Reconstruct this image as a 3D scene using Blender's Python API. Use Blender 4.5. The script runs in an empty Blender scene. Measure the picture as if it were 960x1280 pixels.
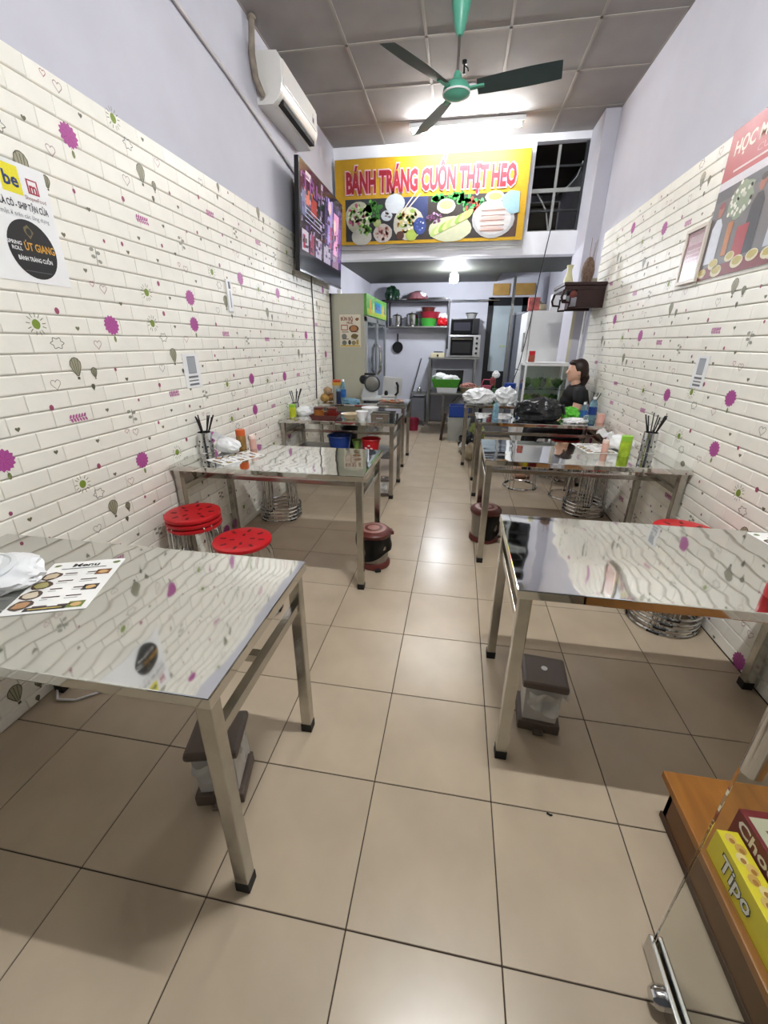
import bpy, bmesh, math, random
from mathutils import Vector, Matrix, noise
random.seed(7)
SC = bpy.context.scene
C = SC.collection
PI = math.pi

# ------------------------------------------------------------------ camera, world, lights, exposure
cam_d = bpy.data.cameras.new('camera'); cam = bpy.data.objects.new('camera', cam_d); C.objects.link(cam)
_p, _y, _r = math.radians(22.487), math.radians(-9.66), math.radians(0.314)
_f = Vector((math.sin(_y)*math.cos(_p), math.cos(_y)*math.cos(_p), -math.sin(_p)))
_ri = Vector((math.cos(_y), -math.sin(_y), 0)); _u = _ri.cross(_f)
_r2 = math.cos(_r)*_ri + math.sin(_r)*_u; _u2 = -math.sin(_r)*_ri + math.cos(_r)*_u
cam.matrix_world = Matrix(((_r2.x, _u2.x, -_f.x, 0), (_r2.y, _u2.y, -_f.y, 0), (_r2.z, _u2.z, -_f.z, 1.429), (0, 0, 0, 1)))
cam_d.sensor_fit = 'VERTICAL'; cam_d.sensor_height = 24; cam_d.lens = 511.36/1280*24
cam_d.clip_start = 0.02
SC.camera = cam
CAMP = Vector((0, 0, 1.429))
def project(p):
    d = Vector(p) - CAMP; w = d.dot(_f)
    if w < .05: return None
    return 480 + 511.36*d.dot(_r2)/w, 640 - 511.36*d.dot(_u2)/w, w

world = bpy.data.worlds.new('evening_street'); SC.world = world; world.use_nodes = True
_bg = world.node_tree.nodes['Background']
_bg.inputs[0].default_value = (0.93, 0.95, 1.0, 1); _bg.inputs[1].default_value = 0.03

# emission of the lamps in the room (their fittings are built below): front batten, tube in view, kitchen bulb
FRONT_E, TUBE_E, KLAMP_E = 410.0, 112.0, 190.0

SC.view_settings.view_transform = 'Standard'; SC.view_settings.look = 'None'
SC.view_settings.gamma = 1; SC.view_settings.use_curve_mapping = False
SC.view_settings.exposure = 1.23

# ------------------------------------------------------------------ materials
def lin(h):
    if not isinstance(h, str): return tuple(h)
    h = h.lstrip('#'); o = []
    if len(h) == 3: h = ''.join(q*2 for q in h)
    for i in (0, 2, 4):
        c = int(h[i:i+2], 16)/255; o.append(c/12.92 if c <= .04045 else ((c+.055)/1.055)**2.4)
    return tuple(o)
MATS = {}
def mat(name, col='808080', rough=.5, metal=0., var=.06, vs=6., bump=0., bs=30., trans=0., emit=0., ecol=None, alpha=1., coat=0., obrand=0., ior=1.45, stretch=None, bdist=.01, bdet=3):
    if name in MATS: return MATS[name]
    m = bpy.data.materials.new(name); m.use_nodes = True; nt = m.node_tree; N = nt.nodes; L = nt.links
    b = N['Principled BSDF']
    c = lin(col)
    tc = N.new('ShaderNodeTexCoord'); src = tc.outputs['Object']
    if stretch:
        mp = N.new('ShaderNodeMapping'); mp.inputs['Scale'].default_value = stretch; L.new(src, mp.inputs[0]); src = mp.outputs[0]
    nz = N.new('ShaderNodeTexNoise'); nz.inputs['Scale'].default_value = vs; nz.inputs['Detail'].default_value = 4
    L.new(src, nz.inputs['Vector'])
    rp = N.new('ShaderNodeValToRGB')
    rp.color_ramp.elements[0].position = .3; rp.color_ramp.elements[1].position = .7
    rp.color_ramp.elements[0].color = (*[max(0, x*(1-var)) for x in c], 1)
    rp.color_ramp.elements[1].color = (*[min(1, x*(1+var)) for x in c], 1)
    L.new(nz.outputs['Fac'], rp.inputs[0]); out = rp.outputs[0]
    if obrand:
        oi = N.new('ShaderNodeObjectInfo'); mr = N.new('ShaderNodeMapRange')
        mr.inputs['To Min'].default_value = 1-obrand; mr.inputs['To Max'].default_value = 1+obrand
        L.new(oi.outputs['Random'], mr.inputs[0])
        mx = N.new('ShaderNodeVectorMath'); mx.operation = 'SCALE'
        L.new(out, mx.inputs[0]); L.new(mr.outputs[0], mx.inputs['Scale']); out = mx.outputs[0]
    L.new(out, b.inputs['Base Color'])
    b.inputs['Roughness'].default_value = rough; b.inputs['Metallic'].default_value = metal
    b.inputs['IOR'].default_value = ior
    if trans: b.inputs['Transmission Weight'].default_value = trans
    if coat: b.inputs['Coat Weight'].default_value = coat; b.inputs['Coat Roughness'].default_value = .08
    if alpha < 1: b.inputs['Alpha'].default_value = alpha
    if emit: b.inputs['Emission Color'].default_value = (*lin(ecol or col), 1); b.inputs['Emission Strength'].default_value = emit
    if bump:
        n2 = N.new('ShaderNodeTexNoise'); n2.inputs['Scale'].default_value = bs; n2.inputs['Detail'].default_value = bdet
        L.new(src, n2.inputs['Vector'])
        bp = N.new('ShaderNodeBump'); bp.inputs['Strength'].default_value = bump; bp.inputs['Distance'].default_value = bdist
        L.new(n2.outputs['Fac'], bp.inputs['Height']); L.new(bp.outputs[0], b.inputs['Normal'])
    MATS[name] = m; return m
def print_mat(name, rough=.5, emit=0., coat=0.):
    if name in MATS: return MATS[name]
    m = bpy.data.materials.new(name); m.use_nodes = True; nt = m.node_tree; N = nt.nodes; L = nt.links
    b = N['Principled BSDF']; a = N.new('ShaderNodeAttribute'); a.attribute_name = 'Col'
    nz = N.new('ShaderNodeTexNoise'); nz.inputs['Scale'].default_value = 40
    mr = N.new('ShaderNodeMapRange'); mr.inputs['To Min'].default_value = .88; mr.inputs['To Max'].default_value = 1.1
    L.new(nz.outputs['Fac'], mr.inputs[0])
    mx = N.new('ShaderNodeVectorMath'); mx.operation = 'SCALE'; L.new(a.outputs['Color'], mx.inputs[0]); L.new(mr.outputs[0], mx.inputs['Scale'])
    L.new(mx.outputs[0], b.inputs['Base Color']); b.inputs['Roughness'].default_value = rough
    if coat: b.inputs['Coat Weight'].default_value = coat
    if emit: L.new(mx.outputs[0], b.inputs['Emission Color']); b.inputs['Emission Strength'].default_value = emit
    MATS[name] = m; return m

STEEL_TOP = mat('brushed_steel_top', 'd2d2ce', .045, 1, .05, 3, bump=.22, bs=4.5, bdist=.010, stretch=(1, 1.5, 1), bdet=.6)
STEEL = mat('stainless_steel', 'b9b7b0', .22, 1, .10, 14, bump=.05, bs=60)
CHROME = mat('chrome', 'cfcfcf', .12, 1, .04)
DSTEEL = mat('dull_steel', '8d8d8a', .42, 1, .12, 9)
BLACKP = mat('black_plastic', '17171a', .35, 0, .1)
RUBBER = mat('black_rubber', '121212', .6, 0, .1)
WHITEP = mat('white_plastic', 'e9e9ea', .35, 0, .03)
WALLW = mat('painted_wall', 'c6c5cf', .75, 0, .035, 3, bump=.05, bs=25)
WALLK = mat('kitchen_wall_paint', 'cfd0da', .7, 0, .04, 3, bump=.05, bs=25)
PAPER = mat('paper', 'eeeeee', .5, 0, .03)
BRICKM = mat('foam_brick_wallpaper', 'f1eee4', .42, 0, .03, 5, bump=.12, bs=35, obrand=.015, bdist=.004)
RED = mat('red_plastic', 'c41b24', .3, 0, .06)
DRED = mat('dark_red_plastic', '5c2822', .35, 0, .08)
GREEN = mat('green_plastic', '3f9a3a', .35, 0, .06)
BLUE = mat('blue_plastic', '20408f', .35, 0, .06)
GLASS = mat('clear_glass', 'f4faf8', .02, 0, 0, trans=1, ior=1.45)
CLEARP = mat('clear_plastic', 'e6f0f2', .08, 0, .02, trans=.9, ior=1.25)
PRINT = print_mat('printed_sheet', .45); PRINTG = print_mat('glossy_print', .22)

# ------------------------------------------------------------------ mesh helpers
class MB:
    def __init__(s): s.bm = bmesh.new(); s.curved = False
    def _x(s, vs, M):
        if M is not None: bmesh.ops.transform(s.bm, matrix=M, verts=vs)
    def box(s, lo, hi, bev=0, seg=2, M=None):
        r = bmesh.ops.create_cube(s.bm, size=1)['verts']
        for v in r:
            v.co = Vector([lo[i] if v.co[i] < 0 else hi[i] for i in range(3)])
        if bev:
            es = list({e for v in r for e in v.link_edges})
            fs0 = set(s.bm.faces)
            rr = bmesh.ops.bevel(s.bm, geom=es, offset=bev, segments=seg, profile=.6, affect='EDGES')
            r = list({v for f in rr['faces'] for v in f.verts} | {v for v in r if v.is_valid})
        s._x(r, M); return s
    def rings(s, rs, cap0=True, cap1=True, closed=False):
        s.curved = s.curved or len(rs[0]) > 4
        vr = [[s.bm.verts.new(p) for p in ring] for ring in rs]
        n = len(vr[0]); m = len(vr)
        for i in range(m if closed else m-1):
            a, b = vr[i], vr[(i+1) % m]
            for j in range(n):
                k = (j+1) % n
                try: s.bm.faces.new((a[j], a[k], b[k], b[j]))
                except ValueError: pass
        if not closed:
            if cap0: s.bm.faces.new(list(reversed(vr[0])))
            if cap1: s.bm.faces.new(vr[-1])
        return [v for r in vr for v in r]
    def lathe(s, prof, seg=24, c=(0, 0, 0), M=None, cap0=True, cap1=True, sx=1, sy=1):
        rs = [[Vector((c[0]+sx*max(r, 1e-5)*math.cos(2*PI*j/seg), c[1]+sy*max(r, 1e-5)*math.sin(2*PI*j/seg), c[2]+z)) for j in range(seg)] for r, z in prof]
        s._x(s.rings(rs, cap0, cap1), M); return s
    def cyl(s, p0, p1, r0, r1=None, seg=12): return s.tube([p0, p1], [r0, r0 if r1 is None else r1], seg)
    def tube(s, path, r, seg=8, closed=False, M=None):
        P = [Vector(p) for p in path]; n = len(P); rs = []
        R = r if isinstance(r, (list, tuple)) else [r]*n
        prev = None
        for i in range(n):
            if closed: t = (P[(i+1) % n]-P[i-1])
            else: t = P[min(i+1, n-1)]-P[max(i-1, 0)]
            t.normalize()
            if prev is None:
                a = Vector((0, 0, 1)) if abs(t.z) < .9 else Vector((1, 0, 0))
                u = t.cross(a).normalized()
            else:
                u = (prev - t*prev.dot(t)).normalized()
            prev = u; w = t.cross(u)
            rs.append([P[i]+R[i]*(math.cos(2*PI*j/seg)*u+math.sin(2*PI*j/seg)*w) for j in range(seg)])
        s._x(s.rings(rs, closed=closed), M); return s
    def ring(s, c, R, r, seg=32, rs=6):
        return s.tube([(c[0]+R*math.cos(2*PI*i/seg), c[1]+R*math.sin(2*PI*i/seg), c[2]) for i in range(seg)], r, rs, closed=True)
    def prism(s, poly, z0, z1, M=None):
        s._x(s.rings([[Vector((x, y, z0)) for x, y in poly], [Vector((x, y, z1)) for x, y in poly]]), M); return s
    def ell(s, c, r, sub=2, M=None):
        s.curved = True
        vs = bmesh.ops.create_icosphere(s.bm, subdivisions=sub, radius=1)['verts']
        for v in vs: v.co = Vector((c[0]+v.co.x*r[0], c[1]+v.co.y*r[1], c[2]+v.co.z*r[2]))
        s._x(vs, M); return s
    def blob(s, c, r, amp=.25, fr=2.2, sub=4, seed=0, floor=None, ridge=True):
        s.curved = True
        vs = bmesh.ops.create_icosphere(s.bm, subdivisions=sub, radius=1)['verts']
        for v in vs:
            d = v.co.normalized(); q = d*fr+Vector((seed*3.1, seed*1.7, seed))
            n = noise.noise(q)
            if ridge: n = 1-2*abs(n)*1.3-.4 + .35*(1-2*abs(noise.noise(q*2.3)))
            k = 1+amp*n
            v.co = Vector((c[0]+d.x*r[0]*k, c[1]+d.y*r[1]*k, c[2]+d.z*r[2]*k))
            if floor is not None and v.co.z < floor: v.co.z = floor + .02*(v.co.z-floor)
        return s
    def surf(s, fn, nu, nv, thick=0):
        s.curved = True
        g = [[s.bm.verts.new(fn(i/nu, j/nv)) for j in range(nv+1)] for i in range(nu+1)]
        fs = [s.bm.faces.new((g[i][j], g[i+1][j], g[i+1][j+1], g[i][j+1])) for i in range(nu) for j in range(nv)]
        if thick: bmesh.ops.solidify(s.bm, geom=fs, thickness=thick)
        return s
    def mesh(s, name, m, ang=38):
        bmesh.ops.recalc_face_normals(s.bm, faces=s.bm.faces)
        me = bpy.data.meshes.new(name); s.bm.to_mesh(me); s.bm.free()
        for mm in (m if isinstance(m, (list, tuple)) else [m]): me.materials.append(mm)
        if s.curved: me.polygons.foreach_set('use_smooth', [True]*len(me.polygons)); me.set_sharp_from_angle(angle=math.radians(ang))
        return me
def obj(name, me, parent=None, loc=(0, 0, 0), rz=0):
    o = bpy.data.objects.new(name, me); C.objects.link(o); o.location = loc; o.rotation_euler = (0, 0, rz)
    if parent: o.parent = parent
    return o
def part(mb, name, m, parent, label=None, loc=(0, 0, 0), ang=38):
    o = obj(name, mb.mesh(name, m, ang) if isinstance(mb, MB) else mb, parent, loc)
    if label: o['label'] = label
    return o
def tag(o, label, cat, group=None):
    o['label'] = label; o['category'] = cat
    if group: o['group'] = group
    return o
def thing(name, label, cat, loc=(0, 0, 0), rz=0, group=None):
    return tag(obj(name, None, None, loc, rz), label, cat, group)
def solo(mb, name, m, label, cat, loc=(0, 0, 0), rz=0, group=None):
    return tag(obj(name, mb.mesh(name, m), None, loc, rz), label, cat, group)
def struct(mb, name, m, parent=None):
    o = obj(name, mb.mesh(name, m), parent)
    if not parent: o['kind'] = 'structure'
    return o
def dup(root, loc, rz, label, group=None):
    r = root.copy(); C.objects.link(r); r.location = loc; r.rotation_euler = (0, 0, rz); r['label'] = label
    if group: r['group'] = group
    for ch in list(root.children):
        c = ch.copy(); C.objects.link(c); c.parent = r
        for g in list(ch.children):
            d = g.copy(); C.objects.link(d); d.parent = c
    return r

# flat print: coloured shapes lying on a sheet (lettering, pictures)
_tc = bpy.data.curves.new('lettering_source', 'FONT'); _to = bpy.data.objects.new('lettering_source', _tc)
TXT = {}
def text_shape(s, bold):
    k = (s, bold)
    if k not in TXT:
        C.objects.link(_to); _tc.body = s; _tc.offset = bold; _tc.resolution_u = 2
        bpy.context.view_layer.update()
        me = bpy.data.meshes.new_from_object(_to.evaluated_get(bpy.context.evaluated_depsgraph_get()))
        vs = [(v.co.x, v.co.y) for v in me.vertices]; fs = [tuple(p.vertices) for p in me.polygons]
        bpy.data.meshes.remove(me); C.objects.unlink(_to); TXT[k] = (vs, fs)
    return TXT[k]
class Print:
    def __init__(s, O=(0, 0, 0), U=(1, 0, 0), V=(0, 0, 1), step=.00025):
        s.O, s.U, s.V = Vector(O), Vector(U), Vector(V); s.N = s.U.cross(s.V).normalized(); s.st = step
        s.v = []; s.f = []; s.c = []; s.clip = None
    def poly(s, pts, col, L=1):
        i = len(s.v); s.v += [s.O+s.U*x+s.V*y+s.N*(L*s.st) for x, y in pts]; s.f.append(tuple(range(i, i+len(pts)))); s.c.append(lin(col)); return s
    def rect(s, x0, y0, x1, y1, col, L=1): return s.poly([(x0, y0), (x1, y0), (x1, y1), (x0, y1)], col, L)
    def disc(s, x, y, rx, ry, col, L=1, n=20, rot=0, wob=0, k=0):
        pts = []
        for i in range(n):
            a = 2*PI*i/n; q = 1+(wob*math.cos(k*a) if k else wob*(random.random()-.5))
            px, py = rx*q*math.cos(a), ry*q*math.sin(a)
            pts.append((x+px*math.cos(rot)-py*math.sin(rot), y+px*math.sin(rot)+py*math.cos(rot)))
        return s.poly(pts, col, L)
    def line(s, pts, w, col, L=1):
        for (a, b), (c, d) in zip(pts, pts[1:]):
            t = Vector((c-a, d-b)); l = t.length or 1; nx, ny = -t.y/l*w/2, t.x/l*w/2
            s.poly([(a-nx, b-ny), (c-nx, d-ny), (c+nx, d+ny), (a+nx, b+ny)], col, L)
        return s
    def text(s, t, x, y, h, col, L=2, sx=1., bold=.0, align=0, rot=0., width=None):
        vs, fs = text_shape(t, bold)
        if not vs: return s
        x0 = min(v[0] for v in vs); x1 = max(v[0] for v in vs)
        if width: sx = width/((x1-x0)*h/.69)
        k = h/.69; i = len(s.v); w = (x1-x0)*k*sx
        off = -w/2 if align == 0 else (0 if align < 0 else -w)
        cr, sr = math.cos(rot), math.sin(rot)
        for a, b in vs:
            px, py = (a-x0)*k*sx+off, b*k
            s.v.append(s.O+s.U*(x+px*cr-py*sr)+s.V*(y+px*sr+py*cr)+s.N*(L*s.st))
        for f in fs: s.f.append(tuple(i+q for q in f)); s.c.append(lin(col))
        return s
    def build(s, name, m, parent=None):
        me = bpy.data.meshes.new(name); me.from_pydata([tuple(v) for v in s.v], [], s.f); me.materials.append(m)
        at = me.color_attributes.new('Col', 'FLOAT_COLOR', 'CORNER'); d = []
        for p, c in zip(me.polygons, s.c): d += [*c, 1]*p.loop_total
        at.data.foreach_set('color', d)
        return obj(name, me, parent)

XL, XR, YB, ZC = -1.68, 1.42, 8.3, 3.60
YF = -0.9
# ------------------------------------------------------------------ floor
FLOORM = mat('cream_floor_tile', 'b1a18b', .27, 0, .07, 4, bump=.03, bs=12, obrand=.03)
GROUT = mat('dark_grout', '3b2f26', .8, 0, .15)
floor = struct(MB().box((XL-.2, YF, -.12), (XR+.2, YB+.2, -.003)), 'floor', GROUT)
gx = lambda u: (u-.4752)*.4
gy = lambda v: (v+1.3765)*.4
_full = None
for u in range(-5, 6):
    for v in range(-5, 21):
        x0, x1 = max(gx(u), XL), min(gx(u+1), XR); y0, y1 = max(gy(v), YF), min(gy(v+1), YB)
        if x1-x0 < .02 or y1-y0 < .02: continue
        g = .0017
        w, d = x1-x0-2*g, y1-y0-2*g
        fullt = abs(x1-x0-.4) < 1e-4 and abs(y1-y0-.4) < 1e-4
        if fullt and _full: me = _full
        else:
            me = MB().box((-w/2, -d/2, -.01), (w/2, d/2, 0), .0012, 1).mesh('tile', FLOORM)
            if fullt: _full = me
        obj('tile', me, floor, ((x0+x1)/2, (y0+y1)/2, 0))

# ------------------------------------------------------------------ walls
wall_left = struct(MB().box((XL-.15, YF, 0), (XL, YB, ZC+.1)), 'wall_left', WALLW)
wall_right = struct(MB().box((XR, YF, 0), (XR+.15, YB, ZC+.1)), 'wall_right', WALLW)
wall_back = struct(MB().box((XL-.15, YB, 0), (XR+.15, YB+.12, ZC+.1)), 'wall_back', WALLK)
struct(MB().box((1.27, 5.6, 0), (XR, 6.1, ZC), .006), 'wall_column', WALLW)
PITCH, BL = .0737, .1957
def brick_wall(wall, xw, sgn, ztop, ya, yb, y0):
    """foam bricks stand proud of the wall by 9 mm with open joints; sgn = direction into the room"""
    d, g, ch = .010, .0028, .004
    cand = []
    for r in range(int(ztop/PITCH)+1):
        z1 = ztop-r*PITCH; z0 = max(z1-PITCH, .0)
        if z1-z0 < .02: continue
        off = (r % 2)*.5*BL
        k = math.floor((ya-y0-off)/BL)
        while True:
            a = y0+off+k*BL; b = a+BL; k += 1
            if a >= yb: break
            a, b = max(a, ya), min(b, yb)
            if b-a < .02: continue
            q = project((xw, (a+b)/2, (z0+z1)/2))
            vis = q is not None and -30 < q[0] < 990 and -30 < q[1] < 1310 and b > .9
            if vis:
                p1 = project((xw, a, z0)); p2 = project((xw, b, z1)); sc = abs((p2[0]-p1[0])*(p2[1]-p1[1])) if p1 and p2 else 0
                sc = 1/q[2]
            else: sc = 0
            cand.append((sc, a, b, z0, z1))
    cand.sort(reverse=True)
    share = {}
    def verts(w, h):
        x = [(0, w/2, h/2-g*.2), (sgn*(d-ch*.6), w/2-.0007, h/2-g), (sgn*d, w/2-.0026, h/2-g-ch)]
        V = []
        for dx, hw, hh in x: V += [(dx, -hw, -hh), (dx, hw, -hh), (dx, hw, hh), (dx, -hw, hh)]
        F = [(8, 9, 10, 11)]
        for k in (0, 4):
            for j in range(4): F.append((k+j, k+(j+1) % 4, k+4+(j+1) % 4, k+4+j))
        return V, F
    sv, sf = [], []
    for i, (sc, a, b, z0, z1) in enumerate(cand):
        w, h = round(b-a, 4), round(z1-z0, 4)
        V, F = verts(w, h)
        if i < 300 and sc > 0:
            if (w, h) not in share:
                me = bpy.data.meshes.new('brick'); me.from_pydata(V, [], F)
                bm = bmesh.new(); bm.from_mesh(me); bmesh.ops.recalc_face_normals(bm, faces=bm.faces)
                if sum(f.normal.x*sgn for f in bm.faces) < 0: bmesh.ops.reverse_faces(bm, faces=bm.faces)
                bm.to_mesh(me); bm.free(); me.materials.append(BRICKM); share[(w, h)] = me
            o = obj('brick', share[(w, h)], wall, (xw, (a+b)/2, (z0+z1)/2))
            o.rotation_euler = (0, random.uniform(-.006, .006), random.uniform(-.004, .004))
        else:
            n = len(sv); sv += [(xw+x, (a+b)/2+y, (z0+z1)/2+z) for x, y, z in V]; sf += [tuple(n+q for q in f) for f in F]
    me = bpy.data.meshes.new('brick_field'); me.from_pydata(sv, [], sf)
    bm = bmesh.new(); bm.from_mesh(me); bmesh.ops.recalc_face_normals(bm, faces=bm.faces); bm.to_mesh(me); bm.free()
    me.materials.append(BRICKM); o = obj('brick_field', me, wall); o['kind'] = 'stuff'; o['label'] = 'distant cream foam wall bricks'
brick_wall(wall_left, XL, 1, 2.412, YF, 5.62, 1.39)
brick_wall(wall_right, XR, -1, 2.50, YF, 5.38, 2.33)

# printed motifs of the wallpaper
PINK, GRN, DK, OUT = 'ad4c94', '7d9430', '6d6c5a', '8d8580'
def heart(P, x, y, s, col, L, fill):
    pts = []
    for i in range(18):
        t = 2*PI*i/18; pts.append((x+s*.06*16*math.sin(t)**3/1., y+s*.06*(13*math.cos(t)-5*math.cos(2*t)-2*math.cos(3*t)-math.cos(4*t))))
    if fill: P.poly(pts, col, L)
    else: P.line(pts+[pts[0]], .0028, col, L)
def flower(P, x, y, s=1):
    P.disc(x, y, .043*s, .041*s, PINK, 2, 56, 0, .10, 14)
    for k in range(7):
        a = k*.9; P.line([(x+.008*math.cos(a), y+.008*math.sin(a)), (x+.030*math.cos(a), y+.030*math.sin(a))], .0022, '9c3a83', 3)
    P.disc(x+.004, y-.062, .008, .014, '7d8a55', 2, 10); P.line([(x, y-.04), (x+.004, y-.06)], .002, DK, 2)
def sun(P, x, y):
    P.disc(x, y, .0175, .0185, GRN, 2, 16, 0, .06)
    for k in range(13):
        a = 2*PI*k/13+random.random()*.2; P.line([(x+.026*math.cos(a), y+.026*math.sin(a)), (x+.042*math.cos(a), y+.042*math.sin(a))], .003, '77775f', 2)
def balloon(P, x, y, s):
    pts = [(-.5, .25), (-.42, .55), (-.2, .75), (.05, .8), (.3, .7), (.47, .45), (.45, .15), (.28, -.2), (.1, -.5), (-.08, -.5), (-.3, -.15)]
    P.poly([(x+a*s, y+b*s) for a, b in pts], 'a19e86', 2)
    P.line([(x+a*s, y+b*s) for a, b in pts+[pts[0]]], .0035, '55533f', 3)
    for q in (-.25, 0, .25): P.line([(x+q*s, y+.68*s), (x+q*.5*s, y-.4*s)], .003, '5d5b48', 3)
    P.rect(x-.1*s, y-.78*s, x+.12*s, y-.58*s, '55533f', 3)
def cloud(P, x, y):
    pts = [(x+.027*(1+.22*math.cos(6*a))*math.cos(a), y+.020*(1+.22*math.cos(6*a))*math.sin(a)) for a in [2*PI*i/24 for i in range(25)]]
    P.line(pts, .003, '77766f', 2)
def sprig(P, x, y, col):
    P.line([(x-.045, y-.004), (x+.045, y+.006)], .003, col, 2)
    for k in range(6):
        q = x-.038+k*.015; P.disc(q+.003, y+.009, .0055, .010, col, 2, 8, -.5); P.disc(q+.006, y-.008, .0055, .009, col, 2, 8, .5)
def twig(P, x, y):
    P.line([(x+.005, y+.03), (x, y-.04)], .0035, '77766f', 2)
    for sx, sy in ((-.018, .022), (.016, .012), (-.014, -.006), (.018, -.022)): P.disc(x+sx, y+sy, .013, .008, '9a9a8d', 2, 9, sy*9)
def cell(P, y0, zf, zlo, zhi, rnd):
    """motifs of one repeat; zf = height of its flower; only what lies between zlo and zhi is on this sheet"""
    def ok(z, m=.02): return zlo+m*.4 < z < zhi-m*.4
    k = math.ceil((zf-zhi-.8)/.72)
    for j in range(-5, 6):
        f = zf+j*.72
        def at(dy, dz, fn, m=.02):
            if ok(f+dz, m): fn(y0+dy, f+dz)
        at(.53, 0, lambda a, b: flower(P, a, b), .05); at(.14, -.01, lambda a, b: sun(P, a, b), .04)
        at(.21, -.08, lambda a, b: cloud(P, a, b)); at(.42, -.085, lambda a, b: heart(P, a, b, .022, 'b08f92', 2, 0))
        at(.15, -.24, lambda a, b: heart(P, a, b, .024, '9d9492', 2, 0)); at(.27, -.185, lambda a, b: balloon(P, a, b, .058), .05)
        at(.36, -.21, lambda a, b: balloon(P, a, b, .032)); at(.335, -.27, lambda a, b: balloon(P, a, b, .018))
        for dy, dz, r in ((.25, .045, .013), (.49, -.20, .009), (.10, -.33, .012), (.34, -.48, .010), (.60, -.36, .008), (.03, .19, .010)):
            at(dy, dz, lambda a, b, r=r: P.disc(a, b, r*.85, r, '9c4c6a', 2, 10))
        at(.21, -.39, lambda a, b: sprig(P, a, b, 'b9609a')); at(.53, -.43, lambda a, b: twig(P, a, b))
        for dy, dz in ((.33, -.02), (.55, -.25), (.38, -.38), (.16, -.48), (.62, .10), (.06, -.56), (.45, .22), (.28, .16)):
            at(dy, dz, lambda a, b: heart(P, a, b, .011, '6f6d55', 2, 1))
        at(.53, .155, lambda a, b: heart(P, a, b, .021, 'a88a8c', 2, 0)); at(.47, -.55, lambda a, b: heart(P, a, b, .013, 'b77f8a', 2, 0))
PL = Print((XL+.0102, 0, 0), (0, 1, 0), (0, 0, 1))
for c in range(0, 8):
    y0 = 1.39+(c-1)*.685
    sheets = {0: [(2.41, 1.2, 2.38), (1.2, 0, 1.01)], 1: [(2.41, 1.02, 2.22), (1.02, 0, .83)], 2: [(2.41, 1.62, 2.40), (1.62, 0, 1.53)], 3: [(2.41, 1.0, 1.87), (1.0, 0, .9)]}.get(c) or [(2.41, .98, 1.5+.17*((c*3) % 5)), (.98, 0, .55+.1*(c % 4))]
    if y0 > 5.1: continue
    for zh, zl, ph in sheets: cell(PL, y0, ph, zl, zh, c)
PL.build('wallpaper_print', PRINT, wall_left)['kind'] = 'stuff'
PR = Print((XR-.0102, 0, 0), (0, -1, 0), (0, 0, 1))
for c in range(-2, 6):
    ys = 2.475+.53+c*.685                     # far end of the sheet
    if ys > 5.4 or ys < .8: continue
    sheets = {0: [(2.5, 1.03, 1.17), (1.03, 0, .90)], 2: [(2.5, 1.0, 2.21), (1.0, 0, .6)]}.get(c) or [(2.5, 1.0, 1.45+.19*((c*2) % 5)), (1.0, 0, .5+.13*(c % 3))]
    for zh, zl, ph in sheets: cell(PR, -ys, ph, zl, zh, c)
PR.build('wallpaper_print', PRINT, wall_right)['kind'] = 'stuff'

# ------------------------------------------------------------------ ceiling
CEILM = mat('ceiling_panel', '989390', .8, 0, .06, 4, bump=.06, bs=60, obrand=.04)
CGRID = mat('ceiling_grid', 'a39c94', .6, 0, .05)
ceiling = struct(MB().box((XL-.1, YF, ZC+.02), (XR+.1, YB, ZC+.12)), 'ceiling', GROUT)
cx = [XL, -1.05, -.42, .21, .84, XR]
cy = [YF]+[4.285+.635*k for k in range(-8, 3)]+[6.1]
cy = sorted(set(round(q, 3) for q in cy if YF <= q <= 6.1))
for i in range(5):
    for j in range(len(cy)-1):
        w, d = cx[i+1]-cx[i]-.016, cy[j+1]-cy[j]-.016
        if d < .03: continue
        part(MB().box((-w/2, -d/2, 0), (w/2, d/2, .012), .003, 1), 'panel', CEILM, ceiling, loc=((cx[i]+cx[i+1])/2, (cy[j]+cy[j+1])/2, ZC+.003))
for x in cx: part(MB().box((x-.011, YF, ZC-.002), (x+.011, 6.1, ZC+.02)), 'grid_runner', CGRID, ceiling)
for y in cy: part(MB().box((XL, y-.011, ZC-.002), (XR, y+.011, ZC+.02)), 'grid_runner', CGRID, ceiling)

# ------------------------------------------------------------------ mezzanine front and kitchen soffit
w = MB(); w.box((XL, 6.0, 2.42), (1.27, 6.16, 2.66), .004); w.box((XL, 6.06, 2.66), (.70, 6.16, 3.53)); w.box((XL, 6.06, 3.53), (1.27, 6.16, ZC))
struct(w, 'wall_mezzanine', mat('beam_paint', 'ececf2', .7, 0, .04, 3))
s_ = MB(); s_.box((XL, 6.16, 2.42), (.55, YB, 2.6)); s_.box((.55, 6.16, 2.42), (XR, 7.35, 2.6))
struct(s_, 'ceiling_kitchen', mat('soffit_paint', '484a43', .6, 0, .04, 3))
RAILM = mat('grey_rail_paint', '8f918f', .5, .3, .1)
DARKR = mat('dark_rail_paint', '2e2f31', .5, .3, .1)
rail = thing('mezzanine_railing', 'grey steel bar railing across the dark loft opening beside the yellow banner', 'railing', (1.0, 6.10, 2.66))
part(MB().box((-.30, -.02, 0), (.27, .02, .025)), 'bottom_rail', RAILM, rail)
part(MB().box((-.30, -.015, .40), (.27, .015, .44)), 'top_rail', RAILM, rail)
part(MB().box((-.30, -.012, .215), (.27, .012, .235)), 'mid_rail', DARKR, rail)
part(MB().box((-.30, .0, .64), (.27, .02, .66)), 'upper_rail', DARKR, rail)
for x in (-.04,): part(MB().box((x-.014, -.014, 0), (x+.014, .014, .84)), 'post', RAILM, rail)
part(MB().box((.24, -.02, 0), (.27, .02, .86)), 'post', DARKR, rail)
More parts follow.
